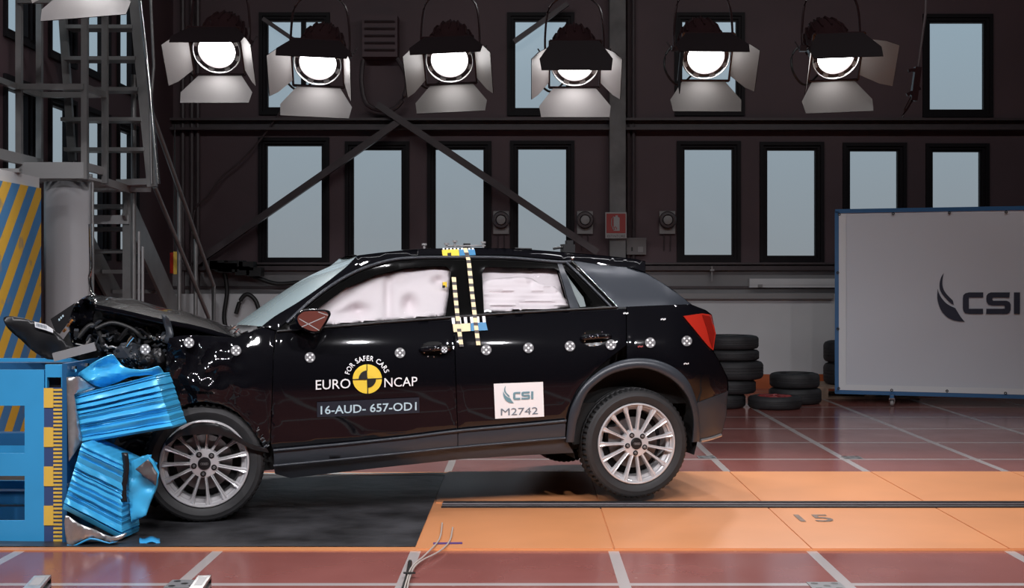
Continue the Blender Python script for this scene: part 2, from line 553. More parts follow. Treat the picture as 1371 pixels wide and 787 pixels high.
win_n = [0]
def window(o, ux, nrm, s0, s1, z0, z1, mullion=None):
    """Black frame with a rebate, inner sash and one pane, set in its opening."""
    win_n[0] += 1
    o, ux, nrm = Vector(o), Vector(ux), Vector(nrm)
    def pt(s, z, d): return o + ux * s + Vector((0, 0, z)) + nrm * d
    def block(mb, a, b, c, d, d0, d1):
        v = [pt(a, c, d0), pt(b, c, d0), pt(b, c, d1), pt(a, c, d1), pt(a, d, d0), pt(b, d, d0), pt(b, d, d1), pt(a, d, d1)]
        mb.add(v, [(0, 3, 2, 1), (4, 5, 6, 7), (0, 1, 5, 4), (1, 2, 6, 5), (2, 3, 7, 6), (3, 0, 4, 7)])
    mb = MB()
    e = .105
    for (g, d0, d1) in ((e, -.03, .02), (.065, .0, .05), (.03, .03, .09)):
        g2 = {e: .06, .065: .025, .03: 0.0}[g]
        block(mb, s0 - g, s1 + g, z0 - g, z0 - g2, d0, d1); block(mb, s0 - g, s1 + g, z1 + g2, z1 + g, d0, d1)
        block(mb, s0 - g, s0 - g2, z0 - g2, z1 + g2, d0, d1); block(mb, s1 + g2, s1 + g, z0 - g2, z1 + g2, d0, d1)
    if mullion:
        block(mb, mullion - .03, mullion + .03, z0, z1, .03, .09)
    f = tag(mb.build('window_%d' % win_n[0], 'frame'), kind='structure')
    g = MB(); block(g, s0, s1, z0, z1, .055, .065)
    g.build('pane', 'wglass', f)
    return f

def bx(x): return (x - VX) / F * WB
def bz(y): return CH - (y - VY) / F * WB
lower = [(357, 430, 195, 344.5), (473, 537, 200.5, 341), (583, 647, 200, 341), (694, 758, 199.5, 341), (917, 980.5, 200, 341),
         (1028, 1092, 201, 342), (1139, 1202.5, 202, 342), (1250, 1313, 203, 342)]
upper = [(358, 431, 28, 143), (690, 758, 28, 144), (914, 986, 28, 144), (1246, 1318, 30, 146)]
holes = []
for (a, b, c, d) in lower + upper:
    holes.append((bx(a) - WL, bx(b) - WL, bz(d), bz(c)))
e = .1
holed_wall('wall_back', (WL, WB, 0), (1, 0, 0), (0, 1, 0), WR - WL, ZC, [(h[0] - e, h[1] + e, h[2] - e, h[3] + e) for h in holes], 'wall_dark')
for i, h in enumerate(holes):
    window((WL, WB, 0), (1, 0, 0), (0, 1, 0), *h, mullion=(bx(405.5) - WL) if i == 8 else None)
lh = []
for (a, b) in ((11.02, 11.55), (12.05, 12.56), (13.05, 13.59), (14.06, 14.59)):
    for (c, d) in ((1.69, 3.05), (3.58, 4.69)):
        lh.append((a - WF, b - WF, c, d))
e = .08
holed_wall('wall_left', (WL, WF, 0), (0, 1, 0), (-1, 0, 0), WB - WF, ZC, [(h[0] - e, h[1] + e, h[2] - e, h[3] + e) for h in lh], 'wall_dark', th=.07)
for h in lh:
    window((WL, WF, 0), (0, 1, 0), (-1, 0, 0), *h)

def wbox(name, x0, x1, y0, y1, d0, d1, m, kind='structure', parent=None, bev=0):
    """A block on the back wall between two pixel columns and rows, d0..d1 in front of the wall."""
    Y = WB - d1
    mb = MB(); mb.box(((x0 - VX) / F * Y, WB - d1, CH - (y1 - VY) / F * Y), ((x1 - VX) / F * Y, WB - d0, CH - (y0 - VY) / F * Y))
    return tag(mb.build(name, m, parent), kind=kind if parent is None else None)

lw = MB(); lw.box((WL, WB - .10, .18), (WR, WB - .001, 1.20)); tag(lw.build('wall_lower', 'wall_low'), kind='structure')
lw = MB(); lw.box((WL, WB - .115, 0), (WR, WB - .001, .18)); tag(lw.build('baseboard_back', 'orange_strip'), kind='structure')
lw = MB(); lw.box((WL, WB - .03, 1.20), (WR, WB - .001, 1.52)); tag(lw.build('wall_middle', 'wall_mid'), kind='structure')
t = MB(); t.box((WL, WB - .12, 1.50), (WR, WB - .001, 1.555)); t.box((WL, WB - .08, 1.575), (WR, WB - .001, 1.60)); tag(t.build('trim_1', 'steel_dark'), kind='structure')
t = MB(); t.box((WL, WB - .06, 1.27), (WR, WB - .001, 1.30)); tag(t.build('trim_2', 'steel_dark'), kind='structure')
t = MB(); t.box((bx(900), WB - .18, 1.165), (bx(1112), WB - .10, 1.205)); t.tube([(bx(900), WB - .16, 1.15), (bx(1110), WB - .16, 1.15)], .022)
tag(t.build('trim_3', 'sounder'), kind='structure')
t = MB(); t.box((WL, WB - .16, 3.28), (WR, WB - .001, 3.31)); t.box((WL, WB - .06, 3.31), (WR, WB - .001, 3.40)); t.box((WL, WB - .16, 3.40), (WR, WB - .001, 3.43))
tag(t.build('trim_4', 'steel_dark'), kind='structure')
t = MB(); t.box((bx(815), WB - .2, 0), (bx(836), WB - .001, ZC)); tag(t.build('trim_5', 'concrete'), kind='structure')
for k, x in enumerate((246, 258, 266, 841, 848)):
    t = MB(); t.tube([(bx(x), WB - .05, .2 if x < 300 else 1.6), (bx(x), WB - .05, ZC)], .03 if x < 300 else .022, 8)
    tag(t.build('trim_%d' % (6 + k), 'steel_dark'), kind='structure')
t = MB(); t.bar(P(262, 352, WB - .22), P(534, 163, WB - .22), .085, .085); tag(t.build('trim_11', 'steel_dark'), kind='structure')
t = MB(); t.bar(P(505, 140, WB - .24), P(800, 338, WB - .24), .085, .085); tag(t.build('trim_12', 'steel_dark'), kind='structure')
t = MB(); t.bar(P(352, 25, WB - .2), P(412, 66, WB - .2), .05, .05); tag(t.build('trim_13', 'steel_dark'), kind='structure')
t = MB(); t.bar(P(688, 56, WB - .2), P(760, 5, WB - .2), .06, .06); tag(t.build('trim_14', 'steel_dark'), kind='structure')

# louvred vent box high on the wall between the second and third lamp
vt = thing('wall_vent', 'dark louvred vent box high on the wall between lamps', 'vent', P(507, 76, WB))
t = MB(); a = local(vt, P(485, 76, WB - .25)); b = local(vt, P(532, 20, WB - .25))
t.box((a.x, -.26, a.z), (b.x, -.001, b.z)); t.build('vent_box', 'wall_dark', vt)
for k in range(5):
    zz = a.z + (b.z - a.z) * (.15 + .17 * k)
    t = MB(); t.bar((a.x + .03, -.275, zz), (b.x - .03, -.275, zz), .035, .012, up=(0, .6, .8)); t.build('slat', 'steel_dark', vt)
t = MB(); t.tube(spline([local(vt, P(x, y, WB - .2)) for x, y in ((532, 78), (545, 105), (538, 135), (520, 148), (492, 140), (484, 110), (486, 80))], 4), .03)
t.build('duct_hose', 'steel_dark', vt)

# round sounders on square plates
for k, (x, lab) in enumerate(((671, 'round grey wall sounder on square plate, between two lower windows'),
                              (783, 'round grey wall sounder on square plate, beside the grey column'),
                              (893, 'round grey wall sounder on square plate, right of the small junction box'))):
    s = thing('wall_sounder', lab, 'sounder', P(x, 298, WB), group='round sounders on the back wall')
    t = MB(); t.box((-.10, -.04, -.145), (.10, -.001, .145)); t.build('back_plate', 'sounder', s)
    t = MB(); t.lathe([(.105, -.04), (.112, -.085), (.098, -.105), (.07, -.108), (.062, -.085), (.058, -.09)], 28, (0, 0, .03)); t.build('horn_ring', 'steel_dark', s, 40)
    t = MB(); t.lathe([(.058, -.08), (.056, -.11), (.03, -.116), (.001, -.118)], 24, (0, 0, .03)); t.build('centre_dome', 'sounder', s, 40)
    for dx in (-.04, .04):
        t = MB(); t.tube([(dx, -.02, -.145), (dx, -.02, -.36)], .006, 6); t.build('cable', 'steel_dark', s)

# fire equipment sign: red field, white extinguisher pictogram
sg = thing('fire_sign', 'red sign with white fire extinguisher pictogram on grey column', 'sign', P(825, 318, WB - .25))
Y = WB - .25
def sl(x, y, d): return local(sg, P(x, y, Y)) + Vector((0, d, 0))
t = MB(); t.prism([sl(810.5, 284, 0), sl(839, 284, 0), sl(839, 319, 0), sl(810.5, 319, 0)], (0, .02, 0)); t.build('sign_plate', 'sign_white', sg)
t = MB(); t.prism([sl(812, 286, -.006), sl(837.5, 286, -.006), sl(837.5, 312, -.006), sl(812, 312, -.006)], (0, .005, 0)); t.build('red_field', 'sign_red', sg)
t = MB(); t.prism([sl(x, y, -.011) for x, y in ((821.5, 290.5), (824, 290), (824, 288.3), (827, 288.3), (827, 290), (829.5, 291.5), (829.5, 309), (821.5, 309))], (0, .004, 0))
t.tube([sl(x, y, -.010) for x, y in ((821.5, 289.5), (819, 293), (818.6, 301), (821, 307))], .006, 6)
t.build('extinguisher_symbol', 'sign_white', sg)
t = MB()
for (x0, x1, y0, y1) in ((822.2, 823.2, 304, 308), (825, 826, 304.5, 307.5), (823.5, 824.5, 303, 305)):
    t.prism([sl(x0, y0, -.013), sl(x1, y0, -.013), sl(x1, y1, -.013), sl(x0, y1, -.013)], (0, .002, 0))
t.build('flame_mark', 'sign_red', sg)
v, f = text_mesh('ESTINTORE')
wx = max(p[0] for p in v)
t = MB(); t.add([sl(813 + p[0] / wx * 24, 317.6 - p[1] * 4.6, -.002) for p in v], f); t.build('caption', 'steel_dark', sg)

jb = thing('junction_box', 'grey junction box beside the column under the red sign', 'box', P(851, 330, WB))
t = MB(); t.box((-.125, -.10, -.105), (.125, -.001, .105)); t.box((-.128, -.105, .085), (.128, -.10, .108)); t.build('box_body', 'grey_box', jb)
t = MB(); t.box((.02, -.108, -.075), (.085, -.10, -.005)); t.build('switch_plate', 'sounder', jb)
t = MB(); t.box((-.065, -.108, -.06), (-.045, -.10, -.01)); t.build('keyhole_slot', 'black', jb)

tr = thing('cable_trunking', 'pale horizontal cable trunking low on back wall beside screen', 'trunking', P(1060, 379, WB))
t = MB(); t.box((bx(1001) - tr.location.x, -.13, -.055), (bx(1125) - tr.location.x, -.03, .058)); t.build('trunking_body', 'wall_low', tr)
t = MB(); t.box((bx(1001) - tr.location.x, -.137, -.02), (bx(1125) - tr.location.x, -.13, .03)); t.build('trunking_lid', 'wall_low', tr)
t = MB(); t.box((bx(1012) - tr.location.x, -.15, -.05), (bx(1018) - tr.location.x, -.137, -.015)); t.build('clip', 'sounder', tr)

vp = thing('wall_valve', 'small pale valve pipe hanging below window on back wall', 'pipe', P(951, 366, WB))
t = MB(); t.tube([(0, -.15, .09), (0, -.15, -.10)], .012); t.build('pipe', 'sounder', vp)
t = MB(); t.box((-.025, -.18, .03), (.025, -.12, .055)); t.build('valve_body', 'sounder', vp)

# wandering cable on the wall, left
t = MB(); t.tube(spline([P(x, y, WB - .1) for x, y in ((395, 120), (375, 150), (350, 185), (322, 216), (298, 236), (278, 262), (262, 278), (258, 300), (255, 330))], 4), .012, 6)
tag(t.build('wall_cable', 'steel_dark'), 'thin grey cable wandering down the dark wall left of the windows', 'cable')

# hoses hanging on the low wall behind the windscreen
for k, (pts, lab) in enumerate((
        (((300, 362), (304, 390), (300, 425), (306, 450)), 'black hose hanging straight down the low wall behind the bonnet'),
        (((330, 365), (350, 374), (372, 380), (400, 378)), 'black hose sagging sideways under the first lower window'),
        (((316, 420), (322, 402), (331, 394), (342, 402), (348, 420)), 'black hose bent into an arch on the low wall'))):
    t = MB(); t.tube(spline([P(x, y, WB - .22) for x, y in pts], 5), .028, 8)
    tag(t.build('wall_hose', 'cable', smooth=50), lab, 'hose')
t = MB()
for i in range(9):
    q = P(284 + 7 * i + random.uniform(-3, 3), 357 + random.uniform(-3, 8), WB - .3)
    t.box((q.x - .09, q.y - .06, q.z - .05), (q.x + .09, q.y + .15, q.z + .06))
tag(t.build('cable_bundle', 'cable'), 'tangled black cable bundle on the ledge left of the windows', 'cable bundle')

# dark clamp hanging from the ceiling beside the top right window
hc = thing('hanging_clamp', 'dark clamp on a thin rod hanging beside the top right window', 'clamp', P(1224, 120, 12.0))
def hl(x, y): return local(hc, P(x, y, 12.0))
t = MB(); t.tube([hl(1242, -60), hl(1239, 18), hl(1229, 92)], .014); t.build('rod', 'steel_dark', hc)
t = MB(); t.bar(hl(1229, 90), hl(1223, 135), .06, .06); t.bar(hl(1216, 95), hl(1233, 92), .03, .03); t.bar(hl(1214, 127), hl(1232, 118), .03, .03); t.build('clamp_body', 'lamp_black', hc)
t = MB(); t.tube([hl(1222, 130), hl(1213, 146), hl(1208, 157)], [.022, .018, .012]); t.build('handle', 'lamp_black', hc)

# ================================================================== the lane across the floor
lane = MB(); lane.box((WL + .01, 6.40, 0), (WR - .01, 9.01, .006)); lane = tag(lane.build('floor_lane', 'orange'), kind='structure')
xs = [-.55 + i for i in range(0, 12)]
for i, x in enumerate(xs[:-1]):
    x1 = min(xs[i + 1], WR - .02)
    for (a, b) in ((6.41, 7.555), (7.745, 9.00)):
        p = MB(); g = .004
        p.box((x + g, a, .004), (x1 - g, b, .012 + .0006 * (i % 2)))
        p.build('plate', 'orange', lane)
# drag rail sunk in the lane
rl = thing('guide_rail', 'dark steel guide rail running along the orange lane', 'rail', (4.5, 7.65, 0))
for d, nm in ((-.085, 'rail_flange'), (.085, 'rail_flange')):
    t = MB(); t.box((-5.0, d - .012, .0), (5.4, d + .012, .020)); t.build(nm, 'rail_steel', rl)
t = MB(); t.box((-5.0, -.065, .002), (5.4, .065, .010)); t.build('rail_bed', 'steel_light', rl)
t = MB(); t.tube([(-5.0, .0, .018), (5.4, .0, .018)], .008, 6); t.build('tow_cable', 'steel_dark', rl)

bm = MB()
rows = []
for i in range(46):
    X = -3.96 + i * (-.56 + 3.96) / 45
    rows.append([(X, Y, 0.0095 + .003 * noise.noise(Vector((X * 3, Y * 3, 0))) + .001 * noise.noise(Vector((X * 9, Y * 9, 1)))) for Y in [6.47 + k * (8.86 - 6.47) / 30 for k in range(31)]])
bm.grid(rows)
tag(bm.build('rubber_mat', 'mat_black', smooth=60), 'rumpled black protective mat under the front of the car', 'mat')

t = MB(); t.grid([[(-3.9 + 3.33 * i / 40, 8.86 + .06 * k, .0145 + .003 * noise.noise(Vector((i * .4, k, 7)))) for i in range(41)] for k in range(2)])
tag(t.build('mat_edge_strip', 'steel_light'), 'pale strip along the far edge of the black mat under the car', 'strip')
# painted number on the lane and small floor marks
v, f = text_mesh('15', .01)
t = MB(); t.add([(1.50 + p[0] * .26, 7.12 + p[1] * .30, .0145) for p in v], f)
tag(t.build('lane_number', 'faded_number'), 'faded number 15 painted on the orange lane', 'lettering')

def floor_mark(x, y, lab, sz=.07):
    q = PZ(x, y, 0)
    s = thing('floor_marker', lab, 'marker', (q.x, q.y, 0), group='chequered markers on the red floor')
    t = MB(); t.box((-sz, -sz, .0005), (sz, sz, .003)); t.build('marker_plate', 'dotgrey', s)
    t = MB()
    for i in range(3):
        for j in range(3):
            if (i + j) % 2 == 0:
                t.lathe([(.016, .0), (.001, .0)], 10, ((i - 1) * .045, (j - 1) * .045, .0042), axis='z')
    t.build('dot', 'black', s)
floor_mark(247, 782, 'chequered grey marker on the red floor beside an aluminium bar', .075)
floor_mark(1107, 785, 'chequered grey marker on the red floor, lower right line crossing', .075)
floor_mark(1141, 612.5, 'chequered grey marker where two floor lines cross behind the lane', .07)
floor_mark(946, 612, 'chequered grey marker on the far floor line just behind the car', .07)

# ================================================================== studio lamps
def flap(mb, n2, hinge, wh, wo, L, alpha, th=.006):
    """Barn door: n2 outward (x, z), hinge distance, widths, length, opening angle."""
    ox, oz = n2
    tx, tz = -oz, ox
    a = R(alpha)
    def pt(s, l, off=0):
        o = hinge + l * math.sin(a) + off * math.cos(a)
        return Vector((ox * o + tx * s, -.045 - l * math.cos(a) + off * math.sin(a), oz * o + tz * s))
    pl = [(-wh / 2, 0), (wh / 2, 0), (wo / 2, L * .62), (wo / 2 * .95, L), (-wo / 2 * .95, L), (-wo / 2, L * .62)]
    inner = [pt(s, l) for s, l in pl]; outer = [pt(s, l, th) for s, l in pl]
    n = len(pl)
    mb.add(inner + outer, [tuple(range(n))], 0)
    o = len(mb.v) - 2 * n
    mb.f.append(tuple(o + n + i for i in reversed(range(n)))); mb.m.append(1)
    for i in range(n):
        mb.f.append((o + i, o + (i + 1) % n, o + n + (i + 1) % n, o + n + i)); mb.m.append(1)

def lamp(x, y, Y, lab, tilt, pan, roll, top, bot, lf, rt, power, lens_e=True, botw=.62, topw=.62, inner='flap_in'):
    o = P(x, y, Y)
    s = thing('studio_lamp', lab, 'lamp', o, group='studio lamps hanging in a row')
    Mx = Matrix.Rotation(R(pan), 3, 'Z') @ Matrix.Rotation(R(tilt), 3, 'X') @ Matrix.Rotation(R(roll), 3, 'Y')
    def fin(mb, name, m, smooth=40, fix=True):
        mb.v = [tuple(Mx @ Vector(p)) for p in mb.v]
        return mb.build(name, m, s, smooth, fix)
    t = MB(); t.lathe([(.157, -.005), (.200, .0), (.208, .03), (.20, .05), (.20, .22), (.19, .34), (.165, .44), (.11, .50), (.04, .525), (.001, .528)], 32); fin(t, 'housing', 'lamp_black')
    t = MB()
    for k in range(16):
        q = 2 * math.pi * k / 16
        c, d = math.cos(q), math.sin(q)
        t.tube([(rr * c, yy, rr * d) for rr, yy in ((.203, .20), (.195, .34), (.170, .44), (.115, .503))], [.008, .011, .011, .007], 6)
    tag(fin(t, 'cooling_fins', 'lamp_black', None), kind='stuff')
    t = MB()
    for k in range(16):
        q = 2 * math.pi * (k + .5) / 16
        t.lathe([(.011, .0), (.011, .025), (.001, .028)], 8, (.128 * math.cos(q), .492, .128 * math.sin(q)))
    tag(fin(t, 'cap_bolts', 'chrome', 40), kind='stuff')
    t = MB(); t.lathe([(.196, -.028), (.203, -.040), (.212, -.030), (.207, .0)], 40); fin(t, 'outer_ring', 'alu_dull')
    t = MB(); t.lathe([(.156, -.012), (.160, -.03), (.168, -.022), (.166, -.006)], 40); fin(t, 'lens_rim', 'steel_dark')
    t = MB(); t.lathe([(.166, -.012), (.198, -.014)], 40); fin(t, 'reflector_ring', 'steel_dark')
    t = MB(); t.lathe([(.156, -.008), (.125, -.030), (.08, -.045), (.04, -.05), (.001, -.051)], 36); fin(t, 'lens', 'lens')
    for k in range(8):
        q = 2 * math.pi * (k + .5) / 8
        t = MB(); c, d = math.cos(q), math.sin(q)
        t.bar((.168 * c, -.020, .168 * d), (.202 * c, -.030, .202 * d), .05, .012, up=(0, 1, 0)); fin(t, 'ring_clip', 'sounder', None)
    t = MB()
    h = .222
    for a, b in (((-h, h), (h, h)), ((h, h), (h, -h)), ((h, -h), (-h, -h)), ((-h, -h), (-h, h))):
        t.bar((a[0], -.035, a[1]), (b[0], -.035, b[1]), .018, .018, up=(0, 1, 0))
    fin(t, 'door_frame', 'lamp_black', None)
    for n2, wh, wo, L, al in (((0, 1), .40, topw, .33, top), ((0, -1), .38, botw, .33, bot), ((-1, 0), .34, .40, .31, lf), ((1, 0), .34, .40, .31, rt)):
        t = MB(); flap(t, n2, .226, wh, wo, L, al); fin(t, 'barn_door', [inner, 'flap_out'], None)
    # yoke stays upright, pole goes up into the rig
    piv = Mx @ Vector((0, .14, 0))
    sdx = Mx @ Vector((1, 0, 0)); sdx.z = 0; sdx.normalize()
    t = MB()
    for sg_ in (-1, 1):
        t.tube(spline([piv + sdx * .205 * sg_, piv + sdx * .25 * sg_, piv + sdx * .255 * sg_ + Vector((0, 0, .2)), piv + sdx * .22 * sg_ + Vector((0, 0, .42)), piv + sdx * .10 * sg_ + Vector((0, 0, .52)), piv + Vector((0, 0, .54))], 4), .011, 6)
    t.build('yoke', 'lamp_black', s, 50)
    for sg_ in (-1, 1):
        t = MB(); q = piv + sdx * .25 * sg_
        t.bar(q - sdx * .03, q + sdx * .03, .05, .05); t.bar(q + sdx * .035 * sg_, q + sdx * .07 * sg_ + Vector((0, 0, .06)), .012, .012); t.build('lock_handle', 'lamp_black', s)
    t = MB(); t.tube([piv + Vector((0, 0, .54)), piv + Vector((0, 0, ZC - .02 - o.z - piv.z))], .018, 8); t.build('hanger_pole', 'lamp_black', s)
    t = MB(); t.tube(spline([piv + Vector((-.1, .12, .1)), piv + sdx * -.30 + Vector((0, .1, .0)), piv + sdx * -.33 + Vector((0, .05, -.18)), piv + sdx * -.2 + Vector((0, .12, -.3)), piv + Vector((-.02, .16, -.14))], 5), .010, 6)
    t.build('power_cable', 'cable', s, 60)
    l = bpy.data.lights.new('lamp_beam', 'SPOT')
    l.energy = power; l.spot_size = R(95); l.spot_blend = .6; l.shadow_soft_size = .13; l.color = (1, .97, .95)
    lo = bpy.data.objects.new('lamp_beam', l); COL.objects.link(lo); lo.parent = s
    lo.location = Mx @ Vector((0, -.10, 0))
    lo.rotation_euler = (Mx @ Matrix.Rotation(R(-90), 3, 'X')).to_euler()
    return s

LP = 175
lamp(291, 66.6, 11, 'leftmost of the six lit spotlights, bright round lens with white side flaps', 35, 0, 0, 2, 18, 30, 27, LP)
lamp(426, 82.6, 11, 'lit spotlight in front of the leftmost upper window of the back wall', 36, 0, 3, 0, 22, 30, 17, LP)
lamp(602, 79, 11, 'third lit spotlight from the left, tilted grey bottom flap with bent corner', 35, 0, -3, 0, 18, 26, 28, LP * .8, inner='flap_dim')
lamp(769.7, 84, 11, 'lit spotlight before the second upper window with its black top flap half closed', 36, 0, 0, -22, 20, 29, 30, LP)
lamp(944.7, 74.5, 11, 'lit spotlight before the third upper window, right flap swung wide open', 35, 2, 0, -3, 24, 5, 33, LP, inner='flap_dim')
lamp(1118, 74.5, 11, 'rightmost lit spotlight, its right flap swung far out over dark wall', 35, 4, -3, -13, 26, 18, 50, LP, inner='flap_dim')
lamp(112, -60, 9.2, 'spotlight above the staircase, only its pale bottom flap hanging into view', 38, 0, -5, 2, 16, 22, 22, 120, botw=.66)
# ================================================================== crash wall, board, staircase (left)
cw = thing('crash_wall', 'massive crash wall painted with yellow and blue diagonal stripes', 'wall block', (-4.25, 7.2, 0))
t = MB(); t.box((-.24, -3.2, 0), (.25, 3.27, 2.13)); t.build('striped_face', 'stripes', cw)
t = MB(); t.box((-.24, -3.2, 2.132), (.235, 3.27, 2.22)); t.build('concrete_cap', 'wall_low', cw)
for k in range(9):
    t = MB(); yy = -3.0 + k * .72
    t.bar((-.235, yy, 2.235), (.26, yy + .06, 2.235), .09, .03); t.build('cap_bracket', 'steel', cw)

bd = thing('pale_board', 'pale curved protective board hanging below the staircase landing', 'board', P(89, 372, 11.2))
bd.location.z = 0
t = MB(); rows = []
for j in range(13):
    z = 2.245 * j / 12
    rows.append([local(bd, (-4.27 + .43 * i / 12, 11.14 + .10 * (i / 12 - .5) ** 2 * 4 - .04 * (i / 12) * (1 - j / 12), z)) for i in range(13)])
t.grid(rows); o = t.build('board_sheet', 'board', bd, 60)
sm = o.modifiers.new('thickness', 'SOLIDIFY'); sm.thickness = .012
t = MB(); t.tube([local(bd, (-3.83, 11.22, 0)), local(bd, (-3.83, 11.22, 2.24))], .014); t.build('edge_pole', 'steel', bd)

st = thing('metal_staircase', 'grey galvanised staircase tower with landing, treads and tubular handrails', 'staircase', (-4.0, 12.5, 0))
def S(p): return local(st, p)
def sbar(name, a, b, wd, ht, m='steel', up=(0, 0, 1)):
    q = MB(); q.bar(S(a), S(b), wd, ht, up); return q.build(name, m, st)
def stube(name, pts, r, m='steel'):
    q = MB(); q.tube([S(p) for p in pts], r, 8); return q.build(name, m, st, 50)
X0, X1 = -4.40, -3.83
# landing: grating of bars, toe boards, bearers
q = MB()
for i in range(15):
    x = X0 + .02 + (X1 - X0 - .04) * i / 14
    q.bar(S((x, 11.02, 2.27)), S((x, 12.2, 2.27)), .006, .03)
for i in range(30):
    y = 11.02 + 1.18 * i / 29
    q.bar(S((X0, y, 2.27)), S((X1, y, 2.27)), .006, .022)
tag(q.build('landing_grating', 'steel_light', st), kind='stuff')
for a, b in (((X0, 11.0, 2.36), (X1, 11.0, 2.36)), ((X1, 11.0, 2.36), (X1, 11.5, 2.36)), ((X0, 11.0, 2.29), (X1, 11.0, 2.29)), ((X1, 11.5, 2.27), (X1, 12.3, 2.25)), ((X0, 12.25, 2.26), (-3.62, 12.25, 2.26))):
    sbar('landing_beam', a, b, .03, .07, 'steel_light')
sbar('landing_beam', (X0, 11.5, 2.30), (X1 - .1, 11.5, 2.30), .03, .07, 'steel_light')
sbar('walkway_beam', (X0 + .02, 8.6, 2.42), (X0 + .02, 11.45, 2.42), .05, .09, 'steel_light')
for a, b in (((X0, 11.0), (X1, 11.0)), ((X1, 11.0), (X1 + .02, 11.48)), ((X0, 11.48), (X1 + .02, 11.48)), ((X0, 11.0), (X0, 11.48)), ((X0 - .02, 9.0), (X0 - .02, 11.0))):
    sbar('guard_rail', (*a, 3.05), (*b, 3.05), .045, .05)
for a, z1 in (((X0, 11.48), 4.3), ((X1, 11.02), 4.9), ((X1 + .02, 11.49), 4.9), ((X0, 11.02), 4.3)):
    sbar('guard_post', (*a, 2.25), (*a, z1), .05, .05)
for a, b in (((X0, 11.0), (X1, 11.0)), ((X1, 11.0), (X1 + .02, 11.48)), ((X0, 11.48), (X1 + .02, 11.48))):
    sbar('guard_rail', (*a, 3.80), (*b, 3.80), .045, .05)
# upper flight, steep
for (y, x0, x1) in ((-4, 92, 177), (38, 92, 181), (80, 90, 185), (121, 88, 188), (161, 86, 193), (201, 90, 197)):
    a, b = P(x0, y, 12.15), P(x1, y, 12.15)
    q = MB(); q.bar(S(a), S(b), .20, .035); q.build('tread', 'steel', st)
sbar('stringer', P(176, -40, 12.1), P(204, 250, 12.1), .05, .09, up=(1, 0, 0))
sbar('stringer', P(80, -40, 12.2), P(97, 215, 12.2), .05, .07, up=(1, 0, 0))
stube('handrail', [P(183, -40, 11.9), P(201, 120, 11.9), P(212, 246, 11.9)], .018, 'chrome')
stube('handrail', [P(200, -40, 12.0), P(206, 88, 12.0), P(201, 150, 12.0), P(203, 246, 12.0)], .014, 'steel')
stube('guard_post', [P(179, 100, 12.3), P(179, 250, 12.3), (P(179, 250, 12.3).x, 12.3, 0)], .026)
sbar('landing_beam', P(158, 245, 12.2), P(208, 243, 12.2), .12, .06, 'steel_light')
# lower flight, going down away from the camera
for (y, Y) in ((277, 12.42), (307, 12.72), (336.6, 13.03), (363.7, 13.36), (390, 13.69), (415, 14.02), (440, 14.36), (463, 14.7)):
    z = CH - (y - VY) / F * Y
    q = MB(); q.box(S((-4.42, Y - .12, z - .02)), S((-3.90, Y + .10, z + .02))); q.build('tread', 'steel', st)
sbar('landing_beam', (-4.42, 12.3, 1.96), (-3.84, 12.3, 1.96), .05, .085, 'steel_light')
for x in (-3.87, -4.45):
    q = MB(); q.bar(S((x, 12.28, 2.12)), S((x, 15.1, .32)), .03, .30); q.build('stringer', 'steel', st)
sbar('stair_leg', (-3.87, 12.34, 0), (-3.87, 12.34, 2.25), .08, .08)
stube('handrail', [PX(204, 153, -3.75), PX(286, 382, -3.75), Vector((PX(286, 382, -3.75).x, PX(286, 382, -3.75).y, 0))], .026)
stube('handrail', [PX(207, 250, -3.75), PX(279, 424, -3.75), Vector((-3.75, PX(279, 424, -3.75).y + .1, .3))], .024)
for x, y in ((240, 257), (262, 320)):
    a = PX(x, y, -3.78); stube('rail_post', [a, Vector((a.x, a.y, 0))], .024)
for k, (x, y0, y1) in enumerate(((186, 310, 420), (191, 330, 420))):
    a = P(x, y0, 12.3); stube('drop_pipe', [a, Vector((a.x, a.y, 0))], .014, 'steel_light')
pd = thing('hoist_pendant', 'small yellow and red control pendant hanging behind the stair stringer', 'pendant', P(234, 352, 14.6))
t = MB(); t.box((-.005, -.04, -.13), (.035, .04, .13)); t.build('yellow_case', 'yellow', pd)
t = MB(); t.box((-.045, -.04, -.12), (-.006, .04, .12)); t.build('red_case', 'tail_red', pd)
t = MB(); t.tube([(0, 0, .13), (0, .0, 1.6)], .009, 6); t.build('cable', 'cable', pd)
ch = MB(); ch.tube(spline([P(x, y, 11.0) for x, y in ((121, 300), (122, 358), (120, 372), (123, 392), (127, 396), (128, 408))], 4), .016, 6)
tag(ch.build('hanging_chain', 'chrome', smooth=60), 'short bright chain hanging at the edge of the pale board', 'chain')

# ================================================================== barrier stand
BY = 6.6
bs = thing('barrier_stand', 'blue steel barrier stand with window openings and yellow ruler strip', 'barrier stand', (-3.19, BY + .5, 0))
def B(x, y, Y=BY): return local(bs, P(x, y, Y))
def plate(mb, x0, x1, y0, y1, Y, th, mi=0):
    a, b = B(x0, y1, Y), B(x1, y0, Y)
    mb.box((a.x, a.y, a.z), (b.x, b.y + th, b.z), mi)
t = MB()
for (x0, x1, y0, y1) in ((-320, 59, 495, 543), (-320, 59, 607, 637), (-320, 59, 697, 728.5), (33, 59, 543, 607), (33, 59, 637, 697), (-320, -80, 543, 607), (-320, -80, 637, 697)):
    plate(t, x0, x1, y0, y1, BY, .02)
t.build('side_plate', 'blue', bs)
t = MB()
for (y0, y1) in ((495, 728.5),):
    a = B(-320, y1); b = B(59, y0)
    t.box((a.x, .48, 0), (b.x + .10, .50, .17)); t.box((a.x, .48, .31), (b.x + .10, .50, .44)); t.box((a.x, .48, .70), (B(59, 500).x - .02, .50, b.z))
t.build('side_plate', 'blue', bs)
